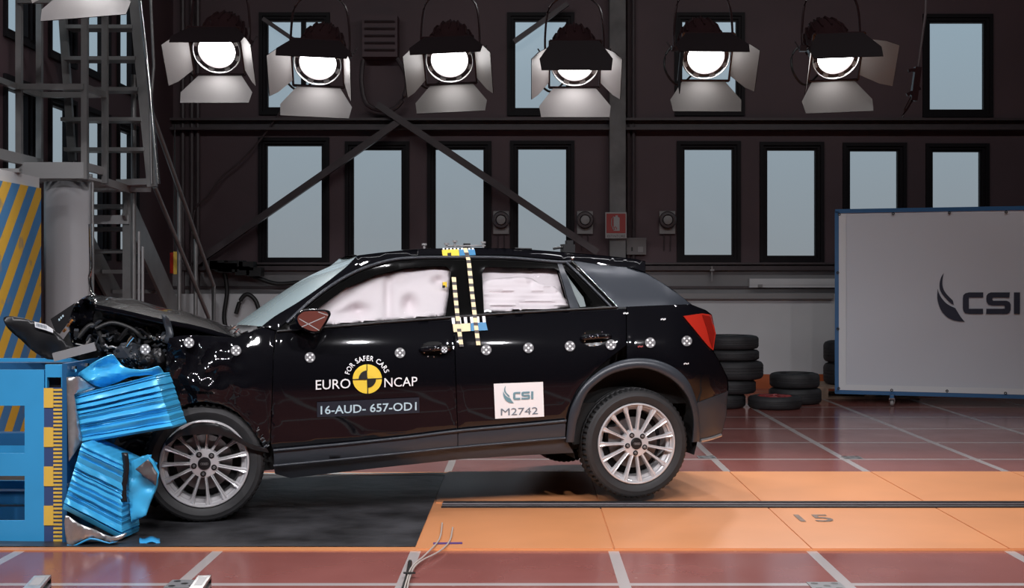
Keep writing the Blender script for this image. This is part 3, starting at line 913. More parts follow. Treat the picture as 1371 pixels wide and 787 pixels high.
for (z0, z1) in ((.43, .50), (.0, .08), (.10, .17), (.82, .90)):
    t = MB(); t.box((-.79, .10, z0), (.78, .18, z1)); t.build('inner_beam', 'blue_dark', bs)
t = MB(); t.box((-.79, .02, z0 - .0), (.70, .46, .895)) if False else t.box((.50, .0, .0), (.53, .46, .88)); t.build('rib', 'blue_dark', bs)
t = MB(); plate(t, 59, 85, 519, 728.5, BY, .02); t.build('ruler_plate', 'navy', bs)
for k in range(4):
    t = MB(); y0 = 519.5 + 52.5 * k; plate(t, 58.6, 71.2, y0, y0 + 26.2, BY - .004, .004); t.build('ruler_square', 'yellow', bs)
t = MB()
for k in range(39):
    y0 = 520.5 + 5.3 * k
    plate(t, 71.4, 84, y0, y0 + 2.7, BY - .004, .004)
tag(t.build('ruler_ticks', 'yellow', bs), kind='stuff')
t = MB(); plate(t, 60.5, 84.5, 488, 505, BY, .03); plate(t, 60.5, 63, 505, 519, BY, .03); plate(t, 82, 84.5, 505, 519, BY, .03); t.build('gusset', 'blue', bs)
t = MB(); plate(t, 60, 84, 486, 519, BY + .05, .02); t.build('gusset_back', 'black_plastic', bs)
t = MB(); t.box((.785, -.52, 0), (.81, .54, .935)); t.build('face_plate', 'blue_dark', bs)
for (x, y) in ((97, 494), (114, 490), (100, 560), (100, 650)):
    q = local(bs, PX(x, y, -2.378)); t = MB()
    t.tube([q, q + Vector((.018, 0, 0))], .018, 6); t.build('bolt', 'chrome', bs)

# ================================================================== crushed honeycomb blocks
def corr(name, label, A, Bq, C, D, Y0, Y1, folds, back, group=None, ns=30, nt=150, seed=0, extra=None):
    """Concertinaed block: ridges run from the A-D side to the B-C side."""
    s = thing(name, label, 'barrier block', P((A[0] + C[0]) / 2, (D[1] + C[1]) / 2, (Y0 + Y1) / 2), group=group)
    rnd = random.Random(seed)
    ks = [0.0]
    for i in range(folds): ks.append(ks[-1] + rnd.choice((.28, .5, .8, 1.2, 1.9)) * rnd.uniform(.8, 1.2))
    ks = [k / ks[-1] for k in ks]
    pk = [rnd.choice((.12, .25, .6, .85)) for _ in ks]
    amp = [(.30 + 5.0 * (ks[i + 1] - ks[i])) * rnd.uniform(.6, 1.1) if i < folds else 0 for i in range(len(ks))]
    def wave(tt):
        for i in range(folds):
            if tt <= ks[i + 1] + 1e-9:
                q = (tt - ks[i]) / (ks[i + 1] - ks[i])
                h_ = q / pk[i] if q < pk[i] else (1 - q) / (1 - pk[i])
                return amp[i] * (h_ ** .8)
        return 0
    rows = []
    for j in range(nt + 1):
        tt = j / nt
        row = []
        for i in range(ns + 1):
            u = i / ns
            bend = .018 * noise.noise(Vector((u * 3, tt * 2, seed)))
            tw = min(1, max(0, tt + bend * (1 - abs(2 * tt - 1))))
            x = (A[0] * (1 - u) + Bq[0] * u) * (1 - tt) + (D[0] * (1 - u) + C[0] * u) * tt
            y = (A[1] * (1 - u) + Bq[1] * u) * (1 - tt) + (D[1] * (1 - u) + C[1] * u) * tt
            Y = Y0 * (1 - u) + Y1 * u
            wv = wave(tw)
            edge = min(1, min(u, 1 - u) * 12)
            if u > .97: x += 1.5 * wv
            if u < .03: x -= 1.0 * wv
            row.append(local(s, P(x, y, Y - .030 * wv * (.4 + .6 * edge) + .012 * noise.noise(Vector((u * 4, tt * 5, seed + 5))))))
        rows.append(row)
    t = MB(); t.grid(rows)
    bk = Vector(back)
    n = ns + 1
    ring = [rows[0][i] for i in range(n)] + [rows[j][ns] for j in range(1, nt + 1)] + [rows[nt][i] for i in range(ns - 1, -1, -1)] + [rows[j][0] for j in range(nt - 1, 0, -1)]
    t.grid([ring, [p + bk * .5 + Vector((0, 0, .004 * math.sin(k * 1.3))) for k, p in enumerate(ring)], [p + bk for p in ring]], 0, True)
    t.add([p + bk for p in ring], [tuple(range(len(ring)))])
    t.build('honeycomb', 'blue_hi', s, 28)
    return s

def sheet(name, m, par, poly, Yf, step=5, th=.006, sm=50):
    """Crumpled sheet over an outline; Yf(x, y) gives its depth."""
    vo, tr, _ = tri_fill(poly, (), step, step * .7)
    t = MB(); t.add([local(par, P(x, y, Yf(x, y))) for x, y in vo], tr)
    o = t.build(name, m, par, sm)
    q = o.modifiers.new('thickness', 'SOLIDIFY'); q.thickness = th
    return o

hb = corr('honeycomb_block', 'upper crushed bright blue honeycomb block bolted to the stand', (96, 530), (207, 502), (231, 573), (109.4, 593), 6.62, 6.66, 15, (.02, .20, 0), 'crushed honeycomb barrier blocks', seed=3)
sheet('crumpled_sheet', 'blue_hi', hb, spline([(101, 502), (124, 487), (142, 478), (151, 475.5), (157, 482), (165, 490), (177, 494.5), (190, 496), (203, 494), (213, 491), (219, 498), (221, 505), (214, 508), (204, 502), (187, 503), (174, 504.5), (160, 510.5), (149, 515), (137, 518.5), (127, 516), (117, 510), (108, 503.5)], 3, True),
      lambda x, y: 6.72 + .05 * math.sin(x * .09) + .03 * math.sin(y * .22 + x * .05))
sheet('backing_plate', 'alu_dull', hb, [(89, 505), (106, 504), (126, 519), (99, 528), (111, 592), (104, 600), (92, 618)], lambda x, y: 6.575 + .004 * math.sin(y * .06) + max(0, x - 100) * .004)
sheet('edge_highlight', 'alu', hb, [(100, 527), (106, 522), (119, 519.5), (128, 519), (122, 523), (108, 527)], lambda x, y: 6.70, 4)  # bright sliver shaped as the white highlight along the block's top edge
lb = corr('honeycomb_block', 'lower crushed bright blue honeycomb block lying against the stand foot', (110, 593), (164, 618), (162, 722), (84, 681), 6.50, 6.60, 17, (.03, .20, 0), 'crushed honeycomb barrier blocks', seed=11)
sheet('torn_sheet', 'alu_dull', lb, spline([(87, 690), (105, 700), (125, 708), (150, 718), (169, 713), (163, 721), (147, 725.5), (134, 722), (121, 719.5), (110, 723), (99, 729), (90, 728.5)], 3, True), lambda x, y: 6.52 + .015 * math.sin(x * .15))
sheet('curled_lip', 'blue', lb, spline([(90, 729), (98, 730), (110, 724), (121, 720), (134, 722.5), (147, 726.5), (158, 724), (147, 728), (134, 725), (121, 722.5), (110, 727), (98, 732), (90, 731)], 2, True), lambda x, y: 6.50, 4)
rb = thing('honeycomb_fragment', 'torn blue honeycomb fragment with bare metal face beside front wheel', 'barrier block', P(190, 660, 6.72))
sheet('honeycomb', 'blue_hi', rb, [(172.6, 618), (198.4, 608), (213.5, 632), (206, 657), (195, 690), (176, 700), (172, 668)], lambda x, y: 6.64 + .03 * noise.noise(Vector((x * .04, y * .05, 3))), 4, .02)
sheet('bare_metal_face', 'alu_dark', rb, [(181, 628), (198, 615), (211, 634), (208, 650), (196, 640)], lambda x, y: 6.595 + .02 * noise.noise(Vector((x * .04, y * .05, 3))), 5, .006)
sf = thing('barrier_scrap', 'small blue metal scrap lying on the black mat before front wheel', 'scrap', P(200, 727, 6.6))
t = MB(); t.grid([[local(sf, P(187 + 27 * i / 8, 719 + 10 * j / 4 + 1.5 * math.sin(i), 6.56 - .05 * math.sin(j / 4 * math.pi) + .1 * (1 - j / 4))) for i in range(9)] for j in range(5)])
o = t.build('bent_sheet', 'blue', sf, 60); q = o.modifiers.new('thickness', 'SOLIDIFY'); q.thickness = .01
sp = thing('black_strap', 'black strap hanging between the lower blue blocks', 'strap', P(167, 668, 6.66))
t = MB(); rows = []
for i in range(13):
    y = 606 + 66 * i / 12
    rows.append([local(sp, P(162.5 + 8.5 * k / 2 + 2 * math.sin(i * .5), y, 6.60 - .004 * k * (2 - k))) for k in range(3)])
t.grid(rows); o = t.build('strap_band', 'black_plastic', sp, 60); q = o.modifiers.new('thickness', 'SOLIDIFY'); q.thickness = .012

# ================================================================== white screen on castors (right)
po = Vector((3.476, 14.2, 0)); pdv = Vector((.949, -.314, 0)).normalized(); pn = Vector((-pdv.y, pdv.x, 0)) * -1
pang = math.atan2(pdv.y, pdv.x)
sc = thing('rolling_screen', 'large white fabric screen with blue frame and dark emblem, on castors', 'screen', po, pang)
SL, Z0, Z1 = 3.3, .125, 2.145
t = MB(); rows = []
for j in range(21):
    z = Z0 + .02 + (Z1 - Z0 - .04) * j / 20
    rows.append([(.05 + (SL - .09) * i / 40, -.012 + .006 * noise.noise(Vector((i * .35, j * .22, 3))) * min(1, i / 4), z) for i in range(41)])
t.grid(rows); t.build('fabric_sheet', 'panel_white', sc, 60)
for nm, a, b in (('frame_bar', (.02, 0, Z0 - .01), (.02, 0, Z1)), ('frame_bar', (SL, 0, Z0 - .01), (SL, 0, Z1)), ('frame_bar', (.0, 0, Z0), (SL + .02, 0, Z0)), ('frame_bar', (.0, 0, Z1), (SL + .02, 0, Z1))):
    t = MB(); t.bar(a, b, .045, .042, up=(0, 1, 0)); t.build(nm, 'panel_blue', sc)
t = MB(); t.box((.042, -.026, Z0 + .03), (.12, -.023, Z1 - .03)); t.build('hem', 'panel_hem', sc)
t = MB(); t.box((.042, -.0265, Z0 + .022), (SL - .02, -.0235, Z0 + .085)); t.build('hem', 'panel_hem', sc)
def SP(x, y, d=-.03):
    q = local(sc, PP(x, y, po + pn * .0, pn)); return Vector((q.x, d, q.z))
for x, y in ((1123, 519.5), (1194, 522), (1268, 523), (1346, 526), (1122, 365), (1122, 440), (1124, 287), (1196, 286), (1271, 285), (1347, 284)):
    q = SP(x, y); t = MB(); t.lathe([(.016, 0), (.016, -.006), (.008, -.006), (.007, 0)], 10, (q.x, -.028, q.z)); t.build('grommet', 'black_plastic', sc)
k7 = 1110 / 141.0
def lg(pts): return [(1230 + x / k7, 350 + y / k7) for x, y in pts]
LOGO = {
    'emblem_leaf_a': spline([(265, 120), (237, 165), (221, 225), (222, 285), (240, 330), (280, 382), (330, 432), (372, 458)], 3) + spline([(358, 408), (300, 350), (263, 295), (250, 240), (253, 180), (265, 120)], 3)[:-1],
    'emblem_leaf_b': spline([(200, 285), (196, 380), (210, 450), (240, 520), (300, 585), (380, 622), (485, 635)], 3) + spline([(440, 580), (385, 490)], 1) + spline([(385, 490), (330, 465), (280, 430), (235, 375), (212, 330), (200, 285)], 3)[1:-1],
    'c': [(680, 325), (530, 325), (490, 335), (470, 355), (465, 385), (465, 495), (472, 525), (490, 545), (530, 552), (678, 552), (678, 497), (528, 497), (528, 378), (680, 378)],
    's': [(960, 325), (760, 325), (730, 337), (714, 360), (711, 395), (716, 430), (735, 453), (770, 462), (900, 463), (908, 470), (906, 497), (712, 497), (710, 552), (930, 552), (955, 540), (968, 510), (968, 450), (955, 425), (925, 413), (785, 413), (775, 403), (777, 385), (788, 378), (955, 380)],
    'i': [(1002, 325), (1067, 325), (1065, 553), (1002, 553)]}
for nm, key in (('emblem_leaf', 'emblem_leaf_a'), ('emblem_leaf', 'emblem_leaf_b'), ('letter', 'c'), ('letter', 's'), ('letter', 'i')):
    vo, tr, _ = tri_fill(lg(LOGO[key]), (), 6, 3)
    t = MB(); t.add([SP(x, y, -.024) for x, y in vo], tr); t.build(nm, 'ink_navy', sc)
for s0 in (.62, 2.7):
    t = MB(); t.bar((s0, -.25, .105), (s0, .30, .105), .04, .03); t.build('foot_bar', 'panel_blue', sc)
    for dy in (-.22, .27):
        cst = MB(); cst.bar((s0, dy, .09), (s0, dy, .075), .06, .05); cst.bar((s0 - .025, dy, .08), (s0 - .02, dy + .02, .03), .006, .03); cst.bar((s0 + .025, dy, .08), (s0 + .02, dy + .02, .03), .006, .03)
        c = cst.build('castor', 'chrome', sc)
        t = MB(); t.tube([(s0 - .016, dy + .02, .035), (s0 + .016, dy + .02, .035)], .034, 18); t.build('castor_wheel', 'sounder', c, 40)

# ================================================================== tyres and pallet at the back wall
TY = {}
def loose_tyre(label, X, Y, z, r, wd, m='rubber_old', group='loose tyres piled at the back wall'):
    s = thing('tyre', label, 'tyre', (X, Y, z), group=group)
    ri = r * .62
    prof = [(ri, .15 * wd), (ri * 1.02, .03 * wd), (r * .80, 0), (r * .93, .06 * wd), (r * .985, .16 * wd), (r, .25 * wd), (r, .33 * wd), (r * .982, .335 * wd), (r * .982, .36 * wd), (r, .365 * wd), (r, .48 * wd), (r * .982, .485 * wd), (r * .982, .515 * wd), (r, .52 * wd),
            (r, .635 * wd), (r * .982, .64 * wd), (r * .982, .665 * wd), (r, .67 * wd), (r, .75 * wd), (r * .985, .84 * wd), (r * .93, .94 * wd), (r * .80, wd), (ri * 1.02, .97 * wd), (ri, .85 * wd), (ri * 1.05, .7 * wd), (r * .93, .6 * wd), (r * .93, .4 * wd), (ri * 1.05, .3 * wd), (ri, .15 * wd)]
    t = MB(); t.lathe(prof, 56, axis='z', mod=lambda j, k: (.985 if (k % 2 and j in (4, 5, 18, 19)) else 1))
    t.build('tyre_body', m, s, 30)
    t = MB(); t.lathe([(r * .72, wd), (r * .73, wd + .0006), (r * .75, wd + .0006), (r * .76, wd)], 48, axis='z'); t.build('sidewall_ring', m, s, 30)
    return s
loose_tyre('bottom tyre of the tall stack behind the car tail lamp', 2.10, 13.72, .0, .285, .15)
loose_tyre('second tyre from the floor in the tall stack behind the car', 2.20, 13.74, .152, .30, .15)
loose_tyre('wide middle tyre of the tall stack behind the car', 2.255, 13.74, .304, .325, .20)
loose_tyre('fourth tyre from the floor in the tall stack behind the car', 2.235, 13.74, .506, .30, .12)
loose_tyre('topmost tyre of the tall stack behind the car tail lamp', 2.225, 13.74, .628, .305, .15)
loose_tyre('lower tyre of the two-tyre pile left of the pallet', 3.02, 14.17, 0, .29, .175)
loose_tyre('upper tyre of the two-tyre pile left of the pallet', 3.01, 14.15, .177, .275, .165)
loose_tyre('lower tyre on the wooden pallet, half hidden by the white screen', 3.86, 15.05, .142, .31, .255)
loose_tyre('upper tyre on the wooden pallet, half hidden by the white screen', 3.85, 15.05, .399, .30, .255)
rw = loose_tyre('tyre lying flat on the floor with a red wheel inside', 2.68, 13.60, 0, .285, .135)
t = MB(); t.lathe([(.178, .03), (.19, .128), (.178, .135), (.165, .12), (.12, .115), (.11, .135), (.05, .14), (.045, .12), (.001, .12)], 32, axis='z'); t.build('red_rim', 'red_metal', rw, 40)
for k in range(5):
    a = 2 * math.pi * k / 5
    t = MB(); t.bar((.05 * math.cos(a), .05 * math.sin(a), .138), (.168 * math.cos(a), .168 * math.sin(a), .13), .045, .02); t.build('rim_spoke', 'red_metal', rw)

pa = thing('wooden_pallet', 'worn wooden pallet under tyres behind the white screen', 'pallet', (3.95, 15.06, 0))
for k in range(7):
    t = MB(); y = -.40 + k * .125; t.box((-.56, y, .118), (.62, y + .095, .138)); t.build('top_plank', 'wood', pa)
for x in (-.55, .0, .50):
    for y in (-.40, -.04, .32):
        t = MB(); t.box((x, y, .022), (x + .11, y + .10, .096)); t.build('block', 'wood', pa)
for y in (-.40, -.04, .32):
    t = MB(); t.box((-.56, y, 0), (.62, y + .10, .021)); t.build('bottom_plank', 'wood', pa)
for x in (-.55, .0, .50):
    t = MB(); t.box((x, -.40, .097), (x + .11, .445, .117)); t.build('stringer_plank', 'wood', pa)

# ================================================================== things on the floor in front
def alu_bar(lab, p_far, p_near, wd):
    a, b = PZ(*p_far, .085), PZ(*p_near, .085)
    d = (b - a).normalized(); c = a + d * .33
    s = thing('aluminium_bar', lab, 'bar', (c.x, c.y, 0), math.atan2(d.y, d.x), group='aluminium bars on the floor in front')
    h = .085
    t = MB()
    t.box((-.33, -wd / 2, 0), (.33, wd / 2, .012)); t.box((-.33, -wd / 2, h - .012), (.33, wd / 2, h))
    t.box((-.33, -wd / 2 + .014, .012), (.33, wd / 2 - .014, h - .012))
    t.box((-.33, -wd / 2, .034), (.33, wd / 2, .05))
    t.build('profile', 'alu_dull', s)
    t = MB(); t.box((-.334, -wd / 2, 0), (-.331, wd / 2, h)); t.build('end_cap', 'black_plastic', s)
    t = MB(); t.box((-.29, -wd / 2 + .012, h), (-.15, wd / 2 - .012, h + .001)); t.build('sticker', 'sign_white', s)
    return s
alu_bar('short aluminium profile bar at the lower left edge of the floor', (57, 770), (42, 787), .07)
alu_bar('short aluminium profile bar beside the chequered marker in front of the car', (274, 770), (262, 787), .056)
cb = thing('sensor_cable', 'thin pale twin cable crossing the floor from lane to front edge', 'cable', PZ(550, 760, 0))
for k, pts in enumerate((((592, 700), (588, 722), (570, 742), (552, 758), (545, 775), (538, 800)), ((606, 706), (602, 724), (588, 738), (562, 752), (550, 768), (543, 800)))):
    t = MB(); t.tube([local(cb, PZ(x, y, .02)) for x, y in spline(pts, 4)], .004, 6); t.build('wire', 'cable_w', cb)
t = MB(); t.tube([local(cb, PZ(x, y, .012)) for x, y in spline(((549, 752), (546, 770), (536, 800)), 4)], .011, 6); t.build('black_wire', 'cable', cb)
t = MB(); q = [local(cb, PZ(x, y, .026)) for x, y in ((540, 768), (556, 768), (556, 766), (540, 766))]; t.prism(q, (0, 0, .002)); t.build('tape', 'black', cb)
t = MB(); q = [PZ(x, y, .0135) for x, y in ((580, 728.5), (619, 728), (619, 726), (580, 726.5))]; t.prism(q, (0, 0, .002))
tag(t.build('purple_tape', 'purple'), 'short strip of purple tape on the orange lane edge', 'tape')
# ================================================================== the crashed car
TH = R(13.6)
CA = Vector((-1.798, 7.1, 0))
CE = Vector((math.cos(TH), math.sin(TH), 0)); CN = Vector((-math.sin(TH), math.cos(TH), 0))
CW = 1.79                                     # width between the two outer wheel faces
car = thing('car', 'crashed black hatchback with crumpled bonnet, side stickers and deployed airbags', 'car', CA, TH)

VT = [(.10, .13), (.24, .075), (.32, .025), (.40, -.002), (.50, -.014), (.60, -.028), (.80, -.045), (.93, -.034), (1.03, -.004), (1.12, .034), (1.22, .082), (1.35, .155), (1.45, .215), (1.60, .40), (1.75, .62)]
def vbase(w):
    if w <= VT[0][0]: return VT[0][1]
    for (a, va), (b, vb) in zip(VT, VT[1:]):
        if w <= b:
            return va + (vb - va) * (w - a) / (b - a)
    return VT[-1][1]
def vsmooth(w):
    return sum(vbase(w + d) for d in (-.05, -.025, 0, .025, .05)) / 5
def taper(u):
    return .20 * ((u - 2.75) / .42) ** 2 if u > 2.75 else 0.0
def vfun(u, w):
    return vsmooth(w) + taper(u)
def onplane(x, y, v):
    d = ray(x, y)
    t = (v + CN.dot(CA - CAMP)) / CN.dot(d)
    p = CAMP + d * t - CA
    return CE.dot(p), p.z
def cp(x, y, dv=0.0):                          # point of the car's flank seen at (x, y), in the car's frame
    v = 0.0
    for _ in range(9):
        u, w_ = onplane(x, y, v + dv)
        v = .4 * v + .6 * vfun(u, w_)
    u, w_ = onplane(x, y, v + dv)
    return Vector((u, v + dv, w_))
def cpv(x, y, v):
    u, w_ = onplane(x, y, v)
    return Vector((u, v, w_))

def panel(name, m, outer, holes=(), dv=0.0, th=.014, step=8, edge=.005, par=None, disp=None, mirror=False, sm=38, bstep=4.0):
    vo, tr, loops = tri_fill(outer, holes, step, bstep)
    bset = {i for l in loops for i in l}
    front = []
    for i, (x, y) in enumerate(vo):
        e = edge if i in bset else 0.0
        q = cp(x, y, dv + e)
        if disp:
            k = disp(x, y, q)
            q = q + (k if isinstance(k, Vector) else Vector((0, k, 0)))
        front.append(q)
    n = len(front)
    vs = front + [p + Vector((0, th, 0)) for p in front]
    fs = list(tr) + [tuple(n + i for i in reversed(f)) for f in tr]
    for l in loops:
        for i in range(len(l)):
            a, b = l[i], l[(i + 1) % len(l)]
            fs.append((a, b, n + b, n + a))
    def mk(vv):
        mb = MB(); mb.add(vv, fs)
        return mb.build(name, m, par or car, sm)
    o = mk(vs)
    if mirror:
        mk([Vector((p.x, CW - p.y, p.z)) for p in vs])
    return o

# ---- doors, quarter, fender
panel('front_door', 'paint', [(369.5, 443.5), (438, 437.5), (520, 431), (606.5, 424.5), (608.5, 470), (611, 540), (612.3, 577.5), (550, 586), (460, 595), (366, 604), (362.5, 592), (364.5, 540), (366.5, 480)], mirror=True)
panel('rear_door', 'paint', [(607.7, 424.4), (652, 421), (762, 414.5), (824, 411), (838, 410.6), (838.3, 462), (815, 480), (795, 497), (775, 522), (762, 550), (757, 564.5), (690, 570.5), (613.3, 577.4), (612, 540), (609.7, 470)], mirror=True)
panel('rear_quarter', 'paint', [(839.2, 410.5), (900, 408), (925, 407.5), (945, 415), (953, 421), (958.5, 446), (955.5, 470), (965.5, 487.6), (974.2, 505.5), (975.5, 518), (975, 523), (933, 538.5), (922, 511), (904, 493), (879, 483), (858, 480), (839.6, 481), (839.5, 462)], mirror=True)
panel('rear_bumper', 'cladding', [(933.5, 539), (975, 523.5), (972.7, 554), (967.6, 577), (965, 582), (938, 591), (934, 575), (935, 555)], dv=-.004, mirror=True)
panel('pillar_blade', 'blade', [(767, 348.6), (805, 354.5), (843.6, 358), (864, 364.7), (900, 386.9), (925.5, 407.2), (880, 408.6), (828, 411)], mirror=True)
def crumple(x, y, q):
    k = max(0.0, min(1.0, (352 - x) / 90.0)) * (1 if y > 447 else .5)
    p = Vector((x * .030, y * .026, 2.0))
    a = noise.noise(p) * .045 + (abs(noise.noise(p * 1.7 + Vector((3, 1, 0)))) - .2) * .045 + noise.noise(p * 4.3) * .004
    return Vector((noise.noise(p + Vector((9, 0, 0))) * .008, a, noise.noise(p + Vector((0, 9, 0))) * .008)) * k * (.45 if y > 525 else 1)
panel('front_wing', 'paint', [(226, 452), (240, 450), (262, 449), (290, 451), (314, 452), (330, 446), (351, 438), (368.3, 443.5), (365.5, 480), (363.4, 540), (361.4, 592), (355, 600), (345, 585), (335, 570), (318, 552), (295, 541), (272, 537), (250, 541), (236, 548), (226, 530), (222, 500), (222, 470)], step=5, disp=crumple, sm=24)
panel('cowl', 'black_plastic', [(308, 445), (319, 434.5), (336, 435.5), (352, 437), (334, 445), (316, 451)], dv=.10)
q = MB()
for a, b in (((309, 436), (322, 445)), ((305, 443), (316, 436)), ((322, 447), (332, 444)), ((313, 447), (320, 440)), ((339, 443), (352, 439))):
    q.tube([cp(*a, .04), cp(*b, .02)], .006, 6)
q.build('hinge_wreck', 'chrome', car)
# seams of trim and cladding
panel('door_cladding', 'cladding', [(366.5, 603), (460, 594.5), (550, 585), (612.5, 577), (612.5, 599), (550, 605.2), (460, 614.5), (367, 623.5)], dv=-.012, mirror=True)
panel('door_cladding', 'cladding', [(613.5, 576.9), (690, 570), (757.5, 563.6), (756.5, 586.3), (690, 592), (613.5, 599)], dv=-.012, mirror=True)
panel('sill', 'cladding', [(367, 624), (460, 615), (550, 605.8), (613, 599.6), (690, 592.6), (757, 587), (768, 606), (700, 609.5), (613, 615), (500, 627), (389, 640), (368, 634)], dv=.010, mirror=True)
def ctube(name, m, pts, r, dv, n=8):
    q = MB(); q.tube([cp(x, y, dv) for x, y in spline(pts, 5)], r, n); return q.build(name, m, car, 60)
ctube('cladding_ridge', 'cladding', [(366, 603), (460, 594.3), (550, 584.7), (613, 576.8), (690, 569.8), (758, 563.3)], .009, -.012)
ctube('cladding_ridge', 'cladding', [(366, 623.5), (460, 614.5), (550, 605.3), (613, 598.8), (757, 586.2)], .008, -.010)
# ---- greenhouse
FG = [(432, 435.3), (424, 426), (427, 412), (463, 385.5), (504, 368), (542, 359), (575, 356.5), (597, 356.5), (603.5, 362), (600.5, 395), (596, 422.6), (520, 428.8)]
RG = [(645.5, 366), (650, 357.5), (742, 359), (748, 362), (762, 410.5), (762, 412), (648, 418.3)]
QG = [(754, 357), (768, 372), (792, 403), (794, 409.5), (776.5, 411), (765, 385)]
panel('window_frame', 'gloss_black', [(371, 442.8), (404, 412), (440, 383), (478.7, 360), (519.5, 346), (555, 342), (610, 341), (680, 341.5), (764.5, 348), (826, 410.8), (762, 414.2), (606, 424.2), (438, 437.2)], (FG, RG, QG), dv=.004, mirror=True)
panel('roof_side', 'paint', [(351, 436.5), (367.6, 423.4), (399.6, 404), (432.8, 381), (463, 357.5), (478.5, 341.8), (522, 336.6), (568, 332.8), (591, 332.3), (637, 331.5), (684, 332.6), (728, 335.3), (805, 341.7), (845, 346), (864, 349.4), (864, 364.2), (843.6, 357.6), (805, 354.1), (766, 348.2), (680, 341.2), (610, 340.6), (555, 341.6), (519.5, 345.6), (478.7, 359.6), (440, 382.6), (404, 411.6), (370, 442.6)], dv=-.004, step=6, mirror=True)
ctube('window_trim', 'cladding', [(384, 432), (410, 408), (443, 382.5), (478.7, 362.4), (519.5, 348.9), (555, 345), (610, 344.3), (680, 345), (746, 350.5), (764, 350)], .010, -.006)
ctube('window_trim', 'chrome', [(765, 349.5), (778, 361), (800, 383), (826, 410)], .005, -.010)
ctube('window_trim', 'cladding', [(757, 350), (775, 367), (797, 389), (818, 410.5)], .008, -.006)
ctube('belt_trim', 'black_plastic', [(371, 443.5), (438, 437.8), (520, 431), (606, 424.6), (652, 421), (762, 414.6), (826, 411)], .008, -.004)
panel('window_divider', 'cladding', [(746, 352), (752, 352), (765, 383), (776, 412.3), (764, 413), (756, 385)], dv=-.004)
for nm, pl in (('front_door_glass', FG), ('rear_door_glass', RG), ('quarter_glass', QG)):
    panel(nm, 'sglass', pl, dv=.012, th=.004, edge=0, step=14, mirror=True)

def grow(pl, k):
    cx = sum(p[0] for p in pl) / len(pl); cy_ = sum(p[1] for p in pl) / len(pl)
    return [(cx + (x - cx) * k, cy_ + (y - cy_) * k) for x, y in pl]
def dent(x, y, cx, cy_, rx, ry, a):
    return a * math.exp(-((x - cx) / rx) ** 2 - ((y - cy_) / ry) ** 2)
def bag1(x, y, q):
    v = .05 + .012 * noise.noise(Vector((x * .03, y * .03, 0)))
    v += dent(x, y, 482, 417, 13, 8, .07) + dent(x, y, 551, 408, 10, 12, .08) + dent(x, y, 590, 377, 10, 7, .05) + dent(x, y, 522, 395, 6, 40, .04) + dent(x, y, 440, 420, 30, 5, .015) + dent(x, y, 536, 378, 12, 6, .02) + dent(x, y, 470, 395, 14, 5, .014)
    v += .007 * math.sin((x * .55 + y * .85) * .30) * max(0, min(1, (500 - x) / 40))
    return v
panel('curtain_airbag', 'airbag', grow(FG, 1.03), dv=.02, th=.05, edge=.02, step=3.2, disp=bag1, sm=80)
def bag2(x, y, q):
    return .075 + .014 * noise.noise(Vector((x * .05, y * .06, 4)))
panel('curtain_airbag', 'airbag', grow(RG, 1.03), dv=.02, th=.04, edge=.0, step=5, disp=bag2, sm=80)
def bag3(x, y, q):
    return .022 + .007 * math.sin(y * .95 + .6 * math.sin(x * .05)) * (1 if y > 384 else .3) + dent(x, y, 714, 378, 5, 5, .03) + .010 * noise.noise(Vector((x * .04, y * .09, 8)))
panel('side_airbag', 'airbag', spline([(644, 381), (655, 374), (690, 370.5), (712, 372), (724, 379), (745, 384), (757, 398), (762, 413), (700, 416.5), (648, 418), (640, 400)], 3, True), dv=.02, th=.05, edge=.045, step=3.2, disp=bag3, sm=80)
q = MB(); p0 = cp(595, 381, .03)
q.box(tuple(p0 + Vector((-.012, -.02, -.016))), tuple(p0 + Vector((.012, .0, .016))), 0); q.box(tuple(p0 + Vector((-.016, -.022, -.02))), tuple(p0 + Vector((.0, -.018, -.004))), 1)
q.build('airbag_tag', ['ncap_yellow', 'black'], car)
q = MB(); rows = []
for x, y in spline([(646, 416.5), (652, 414), (658, 415.5)], 3): rows.append([cp(x, y, .02), cp(x, y + 3, .01)])
q.grid(rows); q.build('paper_scrap', 'white', car)

# ---- lofted roof, windscreen, tail, bonnet
def loft(name, m, near, crown_fn, par=None, nq=16, sm=45, flip=False):
    q = MB(); rows = []
    for i, p in enumerate(near):
        row = []
        for k in range(nq + 1):
            s = k / nq
            b = 4 * s * (1 - s)
            d = crown_fn(i, p) * b
            row.append(Vector((p.x, p.y + (CW - 2 * p.y) * s, p.z)) + d)
        rows.append(row)
    q.grid(rows)
    return q.build(name, m, par or car, sm)
roof_line = [cp(x, y, -.004) for x, y in spline([(478.5, 341.8), (522, 336.6), (568, 332.8), (591, 332.3), (637, 331.5), (684, 332.6), (728, 335.3), (805, 341.7), (845, 346), (864, 349.4)], 4)]
o = loft('roof', 'paint', roof_line, lambda i, p: Vector((0, 0, .008)))
Nn = [cp(x, y, -.004) for x, y in spline([(351, 436.5), (367.6, 423.4), (399.6, 404), (432.8, 381), (463, 357.5), (478.5, 341.8)], 4)]
Cc = [cpv(x, y, CW / 2) for x, y in spline([(317, 434.5), (341, 417.5), (363.8, 401.2), (407, 373.4), (443, 356.6), (467, 346.5)], 4)]
loft('windscreen', 'wind', Nn, lambda i, p: Vector((Cc[i].x - p.x, 0, Cc[i].z - p.z)), nq=24)
sp_l = [cp(x, y, -.004) for x, y in ((845, 346), (858, 348.2), (864, 349.6), (864.5, 357), (864, 364.7), (852, 361.5), (840, 357.5))]
loft('roof_spoiler', 'paint', sp_l, lambda i, p: Vector((.05 if 1 < i < 5 else .02, 0, .006)))
